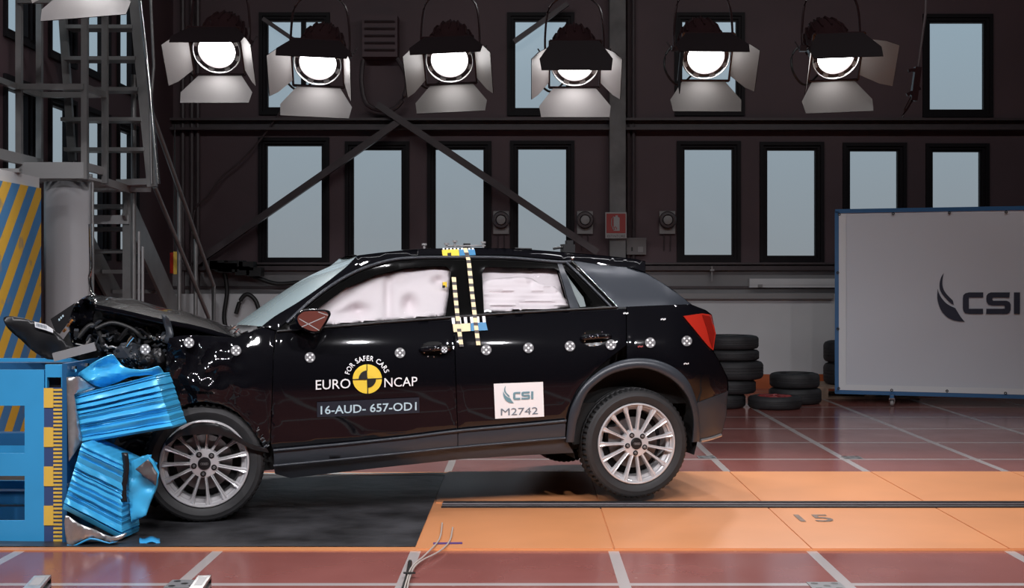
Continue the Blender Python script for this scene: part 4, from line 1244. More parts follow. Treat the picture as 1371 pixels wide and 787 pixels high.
rear = [cp(x, y, -.002) for x, y in ((843.6, 358), (864, 364.7), (900, 386.9), (926.5, 407.8), (945, 415), (953, 421), (958.5, 446), (955.5, 470), (965.5, 487.6), (974.2, 505.5), (975.5, 518), (975, 523))]
loft('tailgate', 'paint', rear, lambda i, p: Vector((.06, 0, .0)))
rear = [cp(x, y, -.002) for x, y in ((975, 523.5), (972.7, 554), (967.6, 577), (965, 582), (938, 591))]
loft('rear_bumper', 'cladding', rear, lambda i, p: Vector((.05, 0, .0)))
panel('tail_lamp', 'tail_red', [(915, 423), (940, 419.5), (952.3, 421), (958.5, 446), (955, 469), (948, 463)], dv=-.010, th=.02, step=6, edge=0)
panel('tail_lamp_inner', 'tail_dark', [(940.5, 421.5), (951, 423.5), (957.2, 446), (954.3, 466), (950.5, 455), (946, 437)], dv=-.017, th=.012, step=6, edge=0)
ctube('bumper_trim', 'alu_dull', [(938, 590), (952, 587), (965, 582.5)], .010, -.006)

# bonnet buckled up towards the barrier
Hn = [cpv(x, y, .12) for x, y in spline([(314, 451), (286, 442), (255, 434), (217, 427), (178.7, 418), (150, 411.5), (127, 407)], 5)]
Hc = [cpv(x, y, CW / 2) for x, y in spline([(311, 444), (286, 431), (255, 421), (217, 412), (178.7, 401.7), (150, 397.5), (124, 395)], 5)]
q = MB(); rows = []
for i, p in enumerate(Hn):
    row = [p + Vector((0, .004, -.035)), p + Vector((0, -.004, -.02))]
    for k in range(25):
        s = k / 24
        b = 1 - abs(2 * s - 1) ** 2.6
        z = noise.noise(Vector((i * .22, s * 4, 5))) * .014 * min(1, i / 8)
        row.append(Vector((p.x + (Hc[i].x - p.x) * b, p.y + (CW - 2 * p.y) * s, p.z + (Hc[i].z - p.z) * b + z * (1 - abs(2 * s - 1)))))
    rows.append(row)
q.grid(rows); o = q.build('bonnet', 'paint', car, 50)
sm_ = o.modifiers.new('thickness', 'SOLIDIFY'); sm_.thickness = .012; sm_.offset = -1
def YC(x, y, v):                                # depth of the car plane v at a pixel
    d = ray(x, y); return (v + CN.dot(CA - CAMP)) / CN.dot(d)
def csheet(name, m, poly, v, amp=.03, fr=.08, step=5, th=.01, sm=40):
    vo, tr, _ = tri_fill(poly, (), step, step * .7)
    q = MB()
    q.add([local(car, P(x, y, YC(x, y, v) + amp * noise.noise(Vector((x * fr, y * fr, v * 9))))) for x, y in vo], tr)
    o = q.build(name, m, car, sm)
    k = o.modifiers.new('thickness', 'SOLIDIFY'); k.thickness = th
    return o
csheet('bonnet_fold', 'paint', spline([(123, 395), (131, 406), (124, 420), (126, 440), (118, 456), (108, 461), (98, 458), (95, 444), (91, 432), (96, 416), (103, 405), (112, 398)], 3, True), .22, .10, .09, 4)
csheet('bonnet_inner', 'black_plastic', [(126, 408), (160, 414), (214, 428), (216, 440), (180, 432), (140, 425)], .20, .04)
# engine bay: dark wall of parts, then broken pieces
csheet('engine_bay', 'black_matte', [(120, 404), (217, 424), (320, 448), (335, 470), (330, 560), (230, 580), (205, 520), (150, 498), (92, 478), (84, 455)], .55, .05, .05, 9)
csheet('hinge_bracket', 'cladding', spline([(216, 421), (226, 426), (231, 440), (232, 450), (227, 460), (220, 457), (222, 442)], 3, True), .06, .02)
csheet('headlamp_housing', 'chrome', spline([(193, 449), (204, 449.5), (219, 451), (219, 455), (206, 455), (196, 453.5)], 2, True), .10, .05, .2, 3)
csheet('radiator_part', 'cladding', [(140, 447), (153, 446), (150, 452), (143, 455)], .15, .04, .2, 4)
csheet('lamp_lens_shard', 'alu_dull', [(136, 461), (146, 464), (160, 464), (163, 462), (160, 466), (146, 466.5)], .05, .04, .2, 3)
csheet('inner_wing', 'black_plastic', [(196, 437), (216, 438), (219, 446), (230, 448), (228, 462), (206, 458), (192, 448)], .30, .05, .1, 5)
q = MB(); rnd = random.Random(4)
for i in range(150):
    x, y = rnd.uniform(100, 232), rnd.uniform(432, 494)
    if y < 428 + (x - 100) * .14 or (x < 145 and y > 470): continue
    c = local(car, P(x, y, YC(x, y, rnd.uniform(.05, .40))))
    d = Vector((rnd.gauss(0, 1), rnd.gauss(0, 1), rnd.gauss(0, 1))).normalized()
    q.bar(c - d * rnd.uniform(.01, .045), c + d * rnd.uniform(.01, .045), rnd.uniform(.006, .03), rnd.uniform(.004, .016), mi=rnd.choice((0, 0, 0, 0, 1, 1, 2)))
tag(q.build('engine_debris', ['black_plastic', 'cladding', 'alu_dull'], car), kind='stuff')
for k, pts in enumerate((((128, 440), (150, 432), (176, 440), (190, 452)), ((105, 452), (120, 436), (131, 441), (140, 468)), ((160, 455), (175, 445), (186, 462), (204, 466)), ((205, 462), (216, 470), (214, 488), (222, 500)), ((226, 455), (240, 462), (236, 480), (245, 500)))):
    q = MB(); q.tube([local(car, P(x, y, YC(x, y, .12 + .03 * k))) for x, y in spline(pts, 6)], .012 + .003 * (k % 2), 8); q.build('hose', 'cable', car, 60)
def lump(name, m, x, y, v, rx, rz, ry, seed, n=3, amp=.35):
    bm = bmesh.new(); bmesh.ops.create_icosphere(bm, subdivisions=n, radius=1)
    c = local(car, P(x, y, YC(x, y, v)))
    q = MB()
    vs = []
    for p in bm.verts:
        k = 1 + amp * noise.noise(p.co * 2.2 + Vector((seed, 0, 0))) + amp * .6 * noise.noise(p.co * 6 + Vector((0, seed, 0)))
        vs.append(c + Vector((p.co.x * rx * k, p.co.y * ry * k, p.co.z * rz * k)))
    q.add(vs, [tuple(z.index for z in f.verts) for f in bm.faces]); bm.free()
    return q.build(name, m, car, 25)
hw = lump('crushed_headlamp', 'cladding', 172, 474, .02, .085, .060, .07, 2)
lump('fog_lamp', 'black_plastic', 196, 481, -.02, .045, .04, .04, 7, 3, .12)
lump('engine_block', 'black_plastic', 160, 440, .45, .20, .07, .15, 5)
lump('washer_tank', 'black_plastic', 210, 480, .05, .05, .06, .06, 9, 3, .2)
q = MB(); rnd = random.Random(9)
for i in range(90):
    x, y = rnd.gauss(178, 15), rnd.gauss(481, 8)
    c = local(car, P(x, y, YC(x, y, -.06 + rnd.uniform(0, .04))))
    d = Vector((rnd.gauss(0, 1), rnd.gauss(0, 1), rnd.gauss(0, 1))).normalized()
    q.bar(c - d * .006, c + d * .006, .007, .004, mi=rnd.choice((0, 1, 1, 2)))
tag(q.build('glass_crumbs', ['chrome', 'cladding', 'black_plastic'], car), kind='stuff')
q = MB(); q.tube([local(car, P(x, y, YC(x, y, -.05))) for x, y in ((169, 464), (173, 457), (178, 451))], [.006, .012, .014], 8); q.build('lamp_bulb', 'chrome', car, 50)
# torn bumper corner, number plate and crash beam hanging over the barrier
bp = csheet('torn_bumper', 'black_plastic', spline([(5, 425), (20, 423.5), (46, 430), (66, 438), (78, 448), (92, 462), (112, 470), (98, 478), (70, 481.5), (56, 476), (43, 469), (28, 455), (16, 445), (8, 436)], 3, True), .10, .05, .03, 5, .02)
def yb(x, y): return YC(x, y, .10) + .05 * noise.noise(Vector((x * .03, y * .03, .9))) - .022
q = MB(); q.add([local(car, P(x, y, yb(x, y))) for x, y in ((46, 430.5), (61, 434), (71, 441), (71, 445.5), (61, 442), (47, 438))], [(0, 1, 4, 5), (1, 2, 3, 4)]); q.build('parts_label', 'white', car)
q = MB()
for k in range(7):
    x = 49 + k * 2.0
    q.add([local(car, P(a, b, yb(a, b) - .003)) for a, b in ((x, 432.6 + k * .5), (x + 1.1, 432.9 + k * .5), (x + 1.1, 437 + k * .5), (x, 436.6 + k * .5))], [(0, 1, 2, 3)])
q.build('label_print', 'greyprint', car)
q = MB(); q.prism([local(car, P(x, y, YC(x, y, .06))) for x, y in ((67.7, 427), (100, 405.5), (91, 432), (80, 447), (74, 444))], (0, .012, 0)); q.build('number_plate', 'black_plastic', car)
q = MB()
for (x, y) in ((78, 427), (80.5, 424.5), (83, 422)):
    q.add([local(car, P(x + a, y + b, YC(x, y, .055))) for a, b in ((0, 0), (1.8, -1.2), (2.6, 1.6), (.8, 2.8))], [(0, 1, 2, 3)])
q.build('plate_print', 'paleblue', car)
q = MB(); q.bar(local(car, P(72, 478, 6.96)), local(car, P(128, 463.5, 7.02)), .09, .045); q.build('crash_beam', 'sounder', car)
for x, y in ((90, 437), (85, 444), (94, 432)):
    q = MB(); c = local(car, P(x, y, YC(x, y, .10))); q.bar(c, c + Vector((.012, -.006, .015)), .012, .010); q.build('indicator_shard', 'frame_orange', car)

# ---- underbody, liners, cabin
q = MB()
q.add([Vector((u, v, z)) for u in (.30, 2.35) for v, z in ((.10, .26 + .05 * u), (CW - .1, .26 + .05 * u), (CW - .1, .62), (.10, .62))], [(0, 1, 2, 3), (7, 6, 5, 4), (0, 4, 5, 1), (1, 5, 6, 2), (2, 6, 7, 3), (3, 7, 4, 0)])
q.build('underbody', 'black_matte', car)
q = MB(); q.box((.45, .14, .60), (2.95, CW - .14, 1.0)); q.build('cabin_floor', 'black_matte', car)
q = MB(); q.box((.05, .30, .35), (.5, CW - .3, .95)); q.build('bulkhead', 'black_matte', car)
for u0, v0 in ((1.15, .25), (1.15, 1.05), (2.05, .25), (2.05, 1.05)):
    q = MB(); q.box((u0 - .2, v0, .95), (u0 + .25, v0 + .48, 1.10)); q.bar((u0 + .25, v0 + .24, 1.0), (u0 + .42, v0 + .24, 1.40), .44, .10, up=(1, 0, 0)); q.build('seat', 'black_matte', car)

panel('quarter_inner_sheet', 'inner_pale', [(751, 356), (766, 378), (781, 398), (785, 412), (774, 412.5), (762, 385)], dv=.03, mirror=True)  # pale sheet behind part of the quarter glass
lump('front_subframe', 'black_matte', 196, 620, .38, .22, .24, .16, 12, 3, .25)
lump('front_subframe', 'black_plastic', 205, 580, .36, .19, .14, .15, 21, 3, .3)
q = MB(); q.box((-.40, .45, .12), (.10, 1.55, .62)); q.build('front_subframe', 'black_matte', car)
for k, pts in enumerate((((165, 600), (178, 590), (196, 596), (205, 612)), ((180, 640), (200, 650), (215, 640), (222, 618)), ((160, 590), (190, 580), (222, 588)))):
    q = MB(); q.tube([local(car, P(x, y, YC(x, y, .16))) for x, y in spline(pts, 6)], .014, 8); q.build('hose', 'cable', car, 60)
def wheel(x, y, v, ang0, flip=False, par=None):
    c = cpv(x, y, 0.0)
    r_, wd = .336, .215
    prof = [(.244, .030), (.250, .014), (.262, .006), (.275, .004), (.281, .0015), (.290, .0), (.296, .003), (.312, .006), (.322, .014), (.330, .024), (.3345, .036), (r_, .050)]
    gr = [(r_, .064), (.328, .066), (.328, .074), (r_, .076), (r_, .100), (.328, .102), (.328, .113), (r_, .115), (r_, .139), (.328, .141), (.328, .149), (r_, .151)]
    prof = prof + gr + [(rr, wd - a) for rr, a in reversed(prof)]
    t = MB(); t.lathe(prof, 180, mod=lambda j, k: (.966 if (k % 3 == 0 and (j in (9, 10, 11, 12) or j in (23, 24, 25, 26))) else 1.0))
    o = t.build('wheel', 'rubber', car, 28)
    o.location = (c.x, v, c.z + .006)
    if flip: o.rotation_euler.z = math.pi
    t = MB(); t.lathe([(.246, .020), (.2475, .010), (.244, .004), (.238, .003), (.233, .010), (.229, .024), (.222, .030), (.219, .045), (.205, .060), (.203, .19), (.244, .20)], 96); t.build('rim', 'alu', o, 30)
    t = MB(); t.lathe([(.082, .030), (.078, .022), (.060, .020), (.036, .019), (.034, .026)], 48); t.lathe([(.082, .030), (.088, .06)], 48); t.build('hub', 'alu', o, 35)
    sp0 = None
    for k in range(15):
        a = ang0 + 2 * math.pi * k / 15
        if sp0 is None:
            t = MB(); rows = []
            for (rr, hw, y0, dp) in ((.066, .0090, .022, .030), (.10, .0078, .018, .032), (.15, .0080, .013, .034), (.195, .0098, .009, .034), (.212, .0140, .008, .034), (.237, .0150, .008, .030)):
                rows.append([(rr, y0 + dp, -hw * 1.1), (rr, y0 + .008, -hw * 1.1), (rr, y0, -hw * .6), (rr, y0 + .0035, 0), (rr, y0, hw * .6), (rr, y0 + .008, hw * 1.1), (rr, y0 + dp, hw * 1.1)])
            t.grid(rows); sp0 = t.build('spoke', 'alu', o, 30); s_ = sp0
        else:
            s_ = sp0.copy(); COL.objects.link(s_); s_.parent = o
        s_.rotation_euler = (0, -a, 0)
    t = MB(); t.lathe([(.034, .026), (.034, .012), (.030, .008), (.001, .007)], 40); t.build('centre_cap', 'black_plastic', o, 30)
    t = MB()
    for k in range(4):
        for j in range(16):
            a, b = 2 * math.pi * j / 16, 2 * math.pi * (j + 1) / 16
            cx = (k - 1.5) * .0095
            t.add([(cx + .0065 * math.cos(a), .0055, .0065 * math.sin(a)), (cx + .0065 * math.cos(b), .0055, .0065 * math.sin(b)), (cx + .0048 * math.cos(b), .0055, .0048 * math.sin(b)), (cx + .0048 * math.cos(a), .0055, .0048 * math.sin(a))], [(0, 1, 2, 3)])
    t.build('ring_emblem', 'sounder', o)
    for k in range(5):
        a = ang0 + R(36) + 2 * math.pi * k / 5
        t = MB(); p = (.058 * math.cos(a), 0, .058 * math.sin(a))
        t.lathe([(.0165, .017), (.0165, .030)], 16, p); t.lathe([(.0165, .017), (.001, .0175)], 16, p, mi=1); t.lathe([(.009, .0175), (.009, .010), (.006, .008), (.001, .009)], 6, p, mi=2)
        t.build('wheel_bolt', ['alu', 'black', 'alu_dark'], o)
    t = MB(); t.lathe([(.03, .085), (.155, .085), (.155, .11), (.03, .11)], 48); t.build('brake_disc', 'alu_dark', o, 30)
    t = MB(); t.lathe([(.20, .15), (.001, .15)], 32); t.build('wheel_back', 'black_matte', o)
    t = MB(); t.box((-.165, .06, -.02), (-.09, .13, .10)); t.build('brake_caliper', 'alu_dark', o)
    return o
fw = wheel(273.5, 622.5, .0, R(84))
rwh = wheel(853.3, 595.4, .0, R(84))
f2 = cpv(273.5, 622.5, 0); r2 = cpv(853.3, 595.4, 0)
for src, c in ((fw, f2), (rwh, r2)):
    d = link_copy(src, car); d.location = (c.x, CW, c.z + .006); d.rotation_euler.z = math.pi
for c, a0, a1 in ((r2, -20, 200), (f2, -5, 120)):
    q = MB(); rows = []
    for i in range(25):
        a = R(a0 + (a1 - a0) * i / 24)
        rows.append([Vector((c.x + .405 * math.cos(a), v, c.z + .06 + .405 * math.sin(a))) for v in (.035, .30)])
    rows.append([Vector((c.x, .30, c.z)), Vector((c.x, .30, c.z))])
    q.grid([[r[0], r[1], Vector((c.x, .30, c.z + .06))] for r in rows[:-1]])
    q.build('wheel_arch_liner', 'black_matte', car, 60)
def arch_strip(name, m, outer, inner, n=70, mirror=True):
    """Arch lip swept between two outlines with a rounded section and a return into the well."""
    o_, i_ = spline(outer, 12), spline(inner, 12)
    def at(l, t):
        acc = [0.0]
        for a, b in zip(l, l[1:]): acc.append(acc[-1] + math.hypot(b[0] - a[0], b[1] - a[1]))
        s = t * acc[-1]
        for k in range(len(l) - 1):
            if s <= acc[k + 1] + 1e-9:
                f = (s - acc[k]) / max(1e-9, acc[k + 1] - acc[k])
                return (l[k][0] + (l[k + 1][0] - l[k][0]) * f, l[k][1] + (l[k + 1][1] - l[k][1]) * f)
        return l[-1]
    rows = []
    for k in range(n + 1):
        a, b = at(o_, k / n), at(i_, k / n)
        row = []
        for s, dv in ((0, .012), (0, -.010), (.12, -.020), (.5, -.028), (.85, -.026), (.97, -.018), (1, .0), (1, .05)):
            row.append(cp(a[0] + (b[0] - a[0]) * s, a[1] + (b[1] - a[1]) * s, dv))
        rows.append(row)
    q = MB(); q.grid(rows); o = q.build(name, m, car, 50)
    if mirror:
        q = MB(); q.grid([[Vector((p.x, CW - p.y, p.z)) for p in r] for r in rows]); q.build(name, m, car, 50)
arch_strip('wheel_arch_trim', 'cladding', [(757.5, 592), (760.8, 559), (766, 541), (778.7, 518.3), (796.6, 500.4), (814.5, 489), (835, 481.5), (858, 479.5), (881, 482.5), (904, 492.8), (922, 510.6), (933, 538), (936.5, 562), (937.5, 591)],
           [(769, 592), (772, 568), (775, 556.6), (784, 531), (796.6, 515.7), (817, 501.7), (840, 494.8), (863, 493.3), (886, 500.4), (904, 512), (918, 528.5), (925, 546), (928, 566), (926, 592)])
def curl(x, y, q): return -.03 * math.exp(-((x - 275) / 40) ** 2) + .008 * noise.noise(Vector((x * .08, y * .08, 1)))
panel('torn_arch_trim', 'black_plastic', spline([(221, 592), (231, 582), (242, 574), (258, 566), (275, 564), (290, 566), (302, 571), (318, 583), (335, 594), (357, 600)], 3) + spline([(360, 606), (340, 602), (327, 596), (311, 588), (296, 582), (275, 580.5), (253, 581.6), (236, 587), (222, 597)], 3), dv=-.03, th=.02, step=5, disp=curl, sm=50)
q = MB(); q.tube([cp(x, y, -.03 + curl(x, y, None)) for x, y in spline([(242, 574), (258, 566), (275, 564), (288, 565.4)], 5)], .006, 6); q.build('scuff_highlight', 'alu', car, 60)  # bright tube for the glossy highlight along the scraped edge
q = MB(); q.tube([cp(x, y, -.035) for x, y in spline([(291, 567), (297, 568.5), (302, 571)], 4)], .005, 6); q.build('scuff_highlight', 'alu', car, 60)
for x, y in ((344, 577), (352, 592), (357, 598), (354, 598), (349, 588)):
    q = MB(); c = cp(x, y, -.02); q.bar(c, c + Vector((.012, -.01, .010)), .008, .006); q.build('torn_clip', 'alu_dull', car)

# ---- door mirror
mo = [(396.4, 421.4), (400, 418), (405, 415), (414, 414), (424, 414), (433.4, 414.5), (440, 416), (442.6, 418.8), (442, 423), (436, 434), (429, 444), (421, 446), (410.5, 443.5), (399, 436.6), (395, 427)]
mc = Vector((0, 0, 0)); q = MB()
outl = spline(mo, 3, True)
cx0, cy0 = 419, 429
lay = []
for (k, v) in ((.90, -.205), (1.0, -.195), (1.02, -.15), (.95, -.09), (.75, -.05)):
    lay.append([cpv(cx0 + (x - cx0) * k, cy0 + (y - cy0) * k, v) for x, y in outl])
q.grid(lay, 0, True); q.add(lay[0], [tuple(range(len(outl)))]); q.add(lay[-1], [tuple(reversed(range(len(outl))))])
q.bar(cpv(408, 436, -.08), cpv(392, 440, .05), .05, .04)
mi = q.build('door_mirror', 'paint', car, 40)
q = MB(); g = [cpv(cx0 + (x - cx0) * .86, cy0 + (y - cy0) * .84, -.2065) for x, y in outl]; q.add(g, [tuple(range(len(g)))]); q.build('mirror_glass', 'mirror_glass', mi)
for a, b in (((400.5, 426.5), (427.5, 442.3)), ((404, 437.5), (435, 424)), ((426, 417.5), (439, 422))):
    q = MB(); d = Vector((b[1] - a[1], a[0] - b[0], 0)).normalized() * .55
    q.add([cpv(a[0] + d.x, a[1] + d.y, -.2085), cpv(b[0] + d.x, b[1] + d.y, -.2085), cpv(b[0] - d.x, b[1] - d.y, -.2085), cpv(a[0] - d.x, a[1] - d.y, -.2085)], [(0, 1, 2, 3)])
    q.build('tape_cross', 'sign_white', mi)

# ---- handles
for (x0, y0, x1, y1) in ((564, 468, 604, 466), (779, 452.5, 817, 450)):
    q = MB(); vs = []
    pl = spline([(x0 - 2, y0), (x0 + 6, y0 - 9), (x0 + 18, y0 - 11), (x0 + 27, y0 - 9), (x0 + 31, y0), (x0 + 25, y0 + 9), (x0 + 14, y0 + 11), (x0 + 4, y0 + 8)], 3, True)
    vo, tr, lp = tri_fill(pl, (), 5, 3)
    q.add([cp(x, y, -.002 + .0 * x) for x, y in vo], tr); cup = q.build('handle_cup', 'gloss_black', car, 60)
    q = MB(); q.tube([cp(x0 - 1, y0 + .5, -.002), cp(x0 + 4, y0 - .2, -.035), cp((x0 + x1) / 2, (y0 + y1) / 2 - .8, -.045), cp(x1 - 5, y1, -.038), cp(x1, y1 + .4, -.004)], [.012, .017, .018, .018, .012], 12)
    h = q.build('door_handle', 'paint', car, 60)
    q = MB(); c = cp(x1 - 4, y1 + .2, -.055); q.lathe([(.012, .0), (.010, -.004), (.001, -.005)], 16, tuple(c)); q.build('lock_cap', 'chrome', h, 40)
    q = MB()
    for dx, dy in ((4, -7), (12, -1), (18, -1.4), (22, -1.6), (27, -8), (4, 4), (9, 9), (17, 9.5), (26, 5)):
        c = cp(x0 + dx, y0 + dy, -.004 if abs(dy) > 2 else -.062); q.lathe([(.004, .0), (.003, -.002), (.0005, -.003)], 8, tuple(c))
    q.build('handle_glint', 'chrome', h)  # chrome dots placed as the lamp glints on the handle

# ---- markers, tapes, stickers, lettering on the flank
def decal(name, m, pts, faces, dv, par=None):
    q = MB(); q.add([cp(x, y, dv) for x, y in pts], faces); return q.build(name, m, par or car)
def disc_px(x, y, r, n=20): return [(x + r * math.cos(2 * math.pi * k / n), y + r * math.sin(2 * math.pi * k / n)) for k in range(n)]
for i, (x, y) in enumerate(((253, 458.5), (316, 469), (415, 478.3), (535.5, 472.3), (595, 468), (651, 468.2), (707.6, 465.6), (763.2, 463.3), (818, 461.3), (870.5, 458.6), (919.6, 456.3), (194.5, 467.5))):
    dv = -.010 if i not in (0, 11, 4) else -.06
    r = 7.0 if i not in (4,) else 4.5
    mk = decal('target_disc', 'dotgrey', disc_px(x, y, r), [tuple(range(20))], dv)
    q = MB()
    for dx, dy in ((0, 0), (-.45, -.45), (.45, -.45), (-.45, .45), (.45, .45)):
        q.add([cp(a, b, dv - .003) for a, b in disc_px(x + dx * r * 1.05, y + dy * r * 1.05, r * .21, 10)], [tuple(range(10))])
    q.build('target_dot', 'white', mk)
def tape(pts, wd, dv):
    ln = spline(pts, 12)
    q = MB(); d = 0.0; seg = []
    acc = [0.0]
    for a, b in zip(ln, ln[1:]): acc.append(acc[-1] + math.hypot(b[0] - a[0], b[1] - a[1]))
    def at(s):
        for i in range(len(ln) - 1):
            if s <= acc[i + 1] + 1e-9:
                t = (s - acc[i]) / max(1e-9, acc[i + 1] - acc[i])
                return (ln[i][0] + (ln[i + 1][0] - ln[i][0]) * t, ln[i][1] + (ln[i + 1][1] - ln[i][1]) * t)
        return ln[-1]
    s = 0.0; k = 0
    while s < acc[-1] - .5:
        e = min(acc[-1], s + (6.3 if k % 2 == 0 else 4.2))
        a, b = at(s), at(e)
        q.add([cp(a[0] - wd / 2, a[1], dv), cp(a[0] + wd / 2, a[1], dv), cp(b[0] + wd / 2, b[1], dv), cp(b[0] - wd / 2, b[1], dv)], [(0, 1, 2, 3)], k % 2)
        s = e; k += 1
    return q.build('measuring_tape', ['cream', 'tapedark'], car)
tape([(607.5, 371), (610, 398), (612.8, 425), (615.6, 448), (618, 464)], 5.6, -.016)
tape([(622.5, 332), (627, 347), (629.5, 368), (632.5, 396), (636, 425), (638.4, 445), (640.6, 462)], 5.6, -.016)
for (nm, m, pl) in (('roof_sticker', 'ncap_yellow', ((591.5, 334.5), (614, 333.5), (615, 342.5), (593, 344))), ('roof_sticker', 'tapeblue', ((614.5, 333.5), (635.5, 333.5), (637, 341.2), (615.3, 342.2))),
                    ('belt_sticker', 'cream', ((606, 434), (629.5, 432.5), (630, 443), (607.5, 444.5))), ('belt_sticker', 'tapeblue', ((630, 432.5), (650.5, 431), (653, 442), (630.5, 443))),
                    ('roof_sticker_mark', 'black', ((599, 338.5), (604, 338.2), (604.2, 342.2), (599.3, 342.6)))):
    decal(nm, m, pl, [(0, 1, 2, 3)], -.012 if nm != 'roof_sticker_mark' else -.014)
q = MB()
for k in range(6):
    x = 604.5 + k * 8.2; y = 425.4 - k * .45
    q.add([cp(a, b, -.013) for a, b in ((x, y), (x + 4, y - .2), (x + 5, y + 8), (x + 1, y + 8.4))], [(0, 1, 2, 3)])
q.build('belt_sticker_comb', 'white', car)
q = MB()
for k in range(9):
    x = 592.5 + k * 4.9
    q.add([cp(a, b, -.012) for a, b in ((x, 332.0), (x + 2.6, 331.8), (x + 2.9, 334), (x + .3, 334.2))], [(0, 1, 2, 3)])
q.build('roof_sticker_comb', 'white', car)

def word(name, s, m, p0, p1, cap, dv=-.012, weight=0.0, shear=0.0, par=None):
    """Lettering from pixel p0 to p1 along its baseline, cap pixels high, lying on the flank."""
    v, f = text_mesh(s, weight, shear)
    x0 = min(p[0] for p in v); x1 = max(p[0] for p in v); h = .729
    ux = (p1[0] - p0[0], p1[1] - p0[1])
    pts = [(p0[0] + ux[0] * (a - x0) / (x1 - x0) - 0.0 * b, p0[1] + ux[1] * (a - x0) / (x1 - x0) - cap * b / h) for a, b in v]
    return decal(name, m, pts, f, dv, par)
word('badge_lettering', 'EURO', 'white', (422.8, 521.6), (469.3, 519.4), 13.4, weight=.004)
word('badge_lettering', 'NCAP', 'white', (514.6, 518.2), (558.8, 516.2), 12.8, weight=.004)
bx0, by0 = 491.8, 507.3
bd_ = decal('badge_disc', 'ncap_yellow', disc_px(bx0, by0, 19.6, 40), [tuple(range(40))], -.011)
def sector(a0, a1, r, n=14): return [(bx0, by0)] + [(bx0 + r * math.cos(R(a0 + (a1 - a0) * k / n)), by0 - r * math.sin(R(a0 + (a1 - a0) * k / n))) for k in range(n + 1)]
for a0 in (92, 272):
    s_ = sector(a0, a0 + 90, 11.6); decal('badge_quadrant', 'black', s_, [tuple(range(len(s_)))], -.0125, bd_)
for a in (2, 92):
    c, s_ = math.cos(R(a)), -math.sin(R(a))
    pts = [(bx0 + c * 19.6 - s_ * .6, by0 + s_ * 19.6 + c * .6), (bx0 + c * 19.6 + s_ * .6, by0 + s_ * 19.6 - c * .6), (bx0 - c * 19.6 + s_ * .6, by0 - s_ * 19.6 - c * .6), (bx0 - c * 19.6 - s_ * .6, by0 - s_ * 19.6 + c * .6)]
    decal('badge_cross', 'black', pts, [(0, 1, 2, 3)], -.0135, bd_)
msg = 'FOR SAFER CARS'
wid = {c: (max(p[0] for p in text_mesh(c)[0]) if c != ' ' else .32) for c in set(msg)}
tot = sum(wid[c] + .10 for c in msg) - .10
pos = 0.0; rb_ = 24.6
q = MB()
for c in msg:
    mid = pos + wid[c] / 2
    if c != ' ':
        a = R(167 - (167 - 19) * mid / tot)
        v, f = text_mesh(c, .012)
        k = 7.0 / .729
        sx_ = R(167 - 19) * (rb_ + 3.4) / tot
        pts = []
        for (px, py) in v:
            lx = (px - wid[c] / 2) * sx_; ly = py * k
            rr = rb_ + ly
            pts.append((bx0 + rr * math.cos(a) + lx * math.sin(a), by0 - rr * math.sin(a) + lx * math.cos(a)))
        q.add([cp(x, y, -.012) for x, y in pts], f)
    pos += wid[c] + .10
q.build('motto_lettering', 'white', car)
cpl = decal('code_plate', 'plate_navy', [(424.3, 538.4), (561.3, 531.8), (561.8, 552.6), (424.6, 558.5)], [(0, 1, 2, 3)], -.009)
word('code_lettering', '16-AUD- 657-OD1', 'paleblue', (429.3, 554.4), (557.8, 548.8), 11.2, weight=.012, par=cpl)
wp = decal('white_plate', 'white', [(661, 513.6), (727, 511), (728.5, 557.6), (663, 560.5)], [(0, 1, 2, 3)], -.010)
word('plate_number', 'M2742', 'greyprint', (670.6, 556.3), (720.2, 554.3), 10.0, par=wp)
def small_logo(pts):                            # emblem outline from the screen, scaled onto the plate
    return [(676.5 + (x - 196) * .1345 * (64.0 / 86) * .94 , 516.3 + (y - 120) * .0455 - (x - 196) * .0035) for x, y in pts]
for key in ('emblem_leaf_a', 'emblem_leaf_b'):
    pl = [(673.8 + (x - 196) * .0497, 516.0 + (y - 120) * .0462) for x, y in LOGO[key]]
    vo, tr, _ = tri_fill(pl, (), 3, 2); decal('plate_emblem', 'tealprint', vo, tr, -.0125, wp)
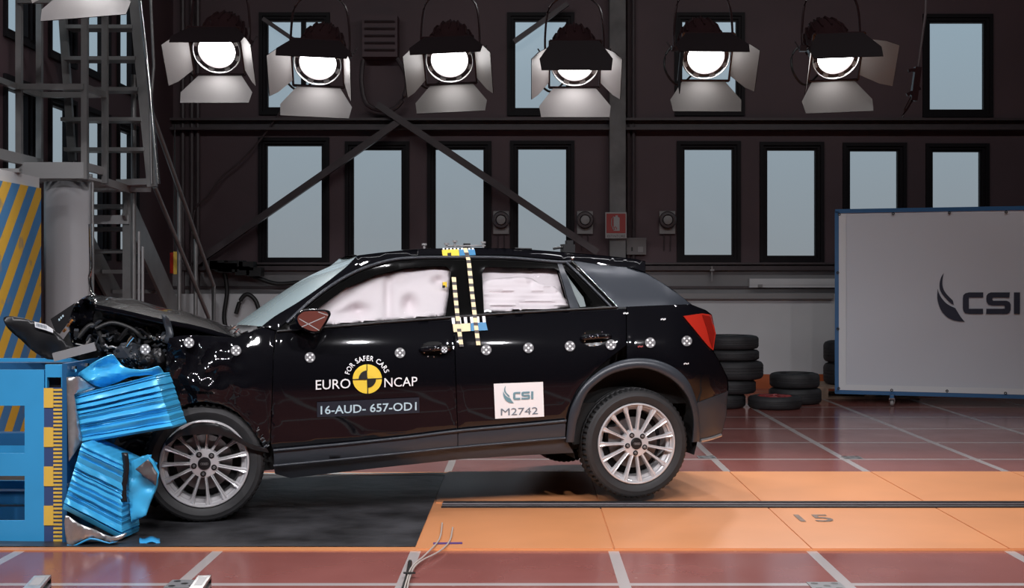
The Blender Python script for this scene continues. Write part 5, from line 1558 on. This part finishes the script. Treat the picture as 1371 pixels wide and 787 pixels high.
for key in ('c', 's', 'i'):
    pl = [(687 + (x - 465) * .0450, 524.8 + (y - 325) * .0462 - (x - 465) * .0018) for x, y in LOGO[key]]
    vo, tr, _ = tri_fill(pl, (), 3, 2); decal('plate_letter', 'tealprint', vo, tr, -.0125, wp)

for x, y, m in ((838, 419.5, 'white'), (888, 427.5, 'white'), (857.5, 464, 'sign_red'), (919, 487, 'white')):
    q = MB()
    for k in range(4):
        a = x - 3.4 + k * 1.8; b = y - (.5 if k % 2 else 0)
        q.add([cp(a, b - 1, -.012), cp(a + 1.2, b - 1, -.012), cp(a + 1.2, b + 1, -.012), cp(a, b + 1, -.012)], [(0, 1, 2, 3)])
    q.build('flank_mark', m, car)
# ---- roof fittings
for x, y, h in ((568, 331.5, 6), (598, 330, 5), (609, 329.5, 8), (647, 330, 7)):
    a = cpv(x, y + 2, .55); b = cpv(x, y - h + 2, .55)
    q = MB(); q.tube([a, b], .007, 8); q.tube([b + Vector((0, 0, -.004)), b + Vector((0, 0, .008))], .016, 10); q.build('roof_target_pin', 'sounder', car)
q = MB(); q.tube([cpv(598, 329.5, .6), cpv(650, 328.8, .6)], .006, 6); q.build('roof_rod', 'sounder', car)
q = MB(); a = cpv(625, 330, .7); q.box(tuple(a + Vector((-.02, -.02, -.02))), tuple(a + Vector((.02, .02, .02)))); q.build('roof_sensor', 'black_plastic', car)
q = MB(); a = cpv(762, 333, .8); q.box(tuple(a + Vector((-.05, -.04, -.03))), tuple(a + Vector((.03, .04, .03)))); q.box(tuple(a + Vector((-.02, -.03, .03))), tuple(a + Vector((.02, .03, .055)))); q.tube([a + Vector((-.11, 0, .0)), a + Vector((-.04, 0, .01))], .008); q.build('roof_camera', 'black_plastic', car)
q = MB(); q.tube([cpv(690, 332.5, .7), cpv(712, 333.2, .7)], .006, 6); q.build('roof_rod', 'black_plastic', car)
q = MB(); a = cp(766, 346, -.012); q.lathe([(.014, .0), (.010, -.006), (.001, -.008)], 12, tuple(a)); q.build('roof_rivet', 'chrome', car)
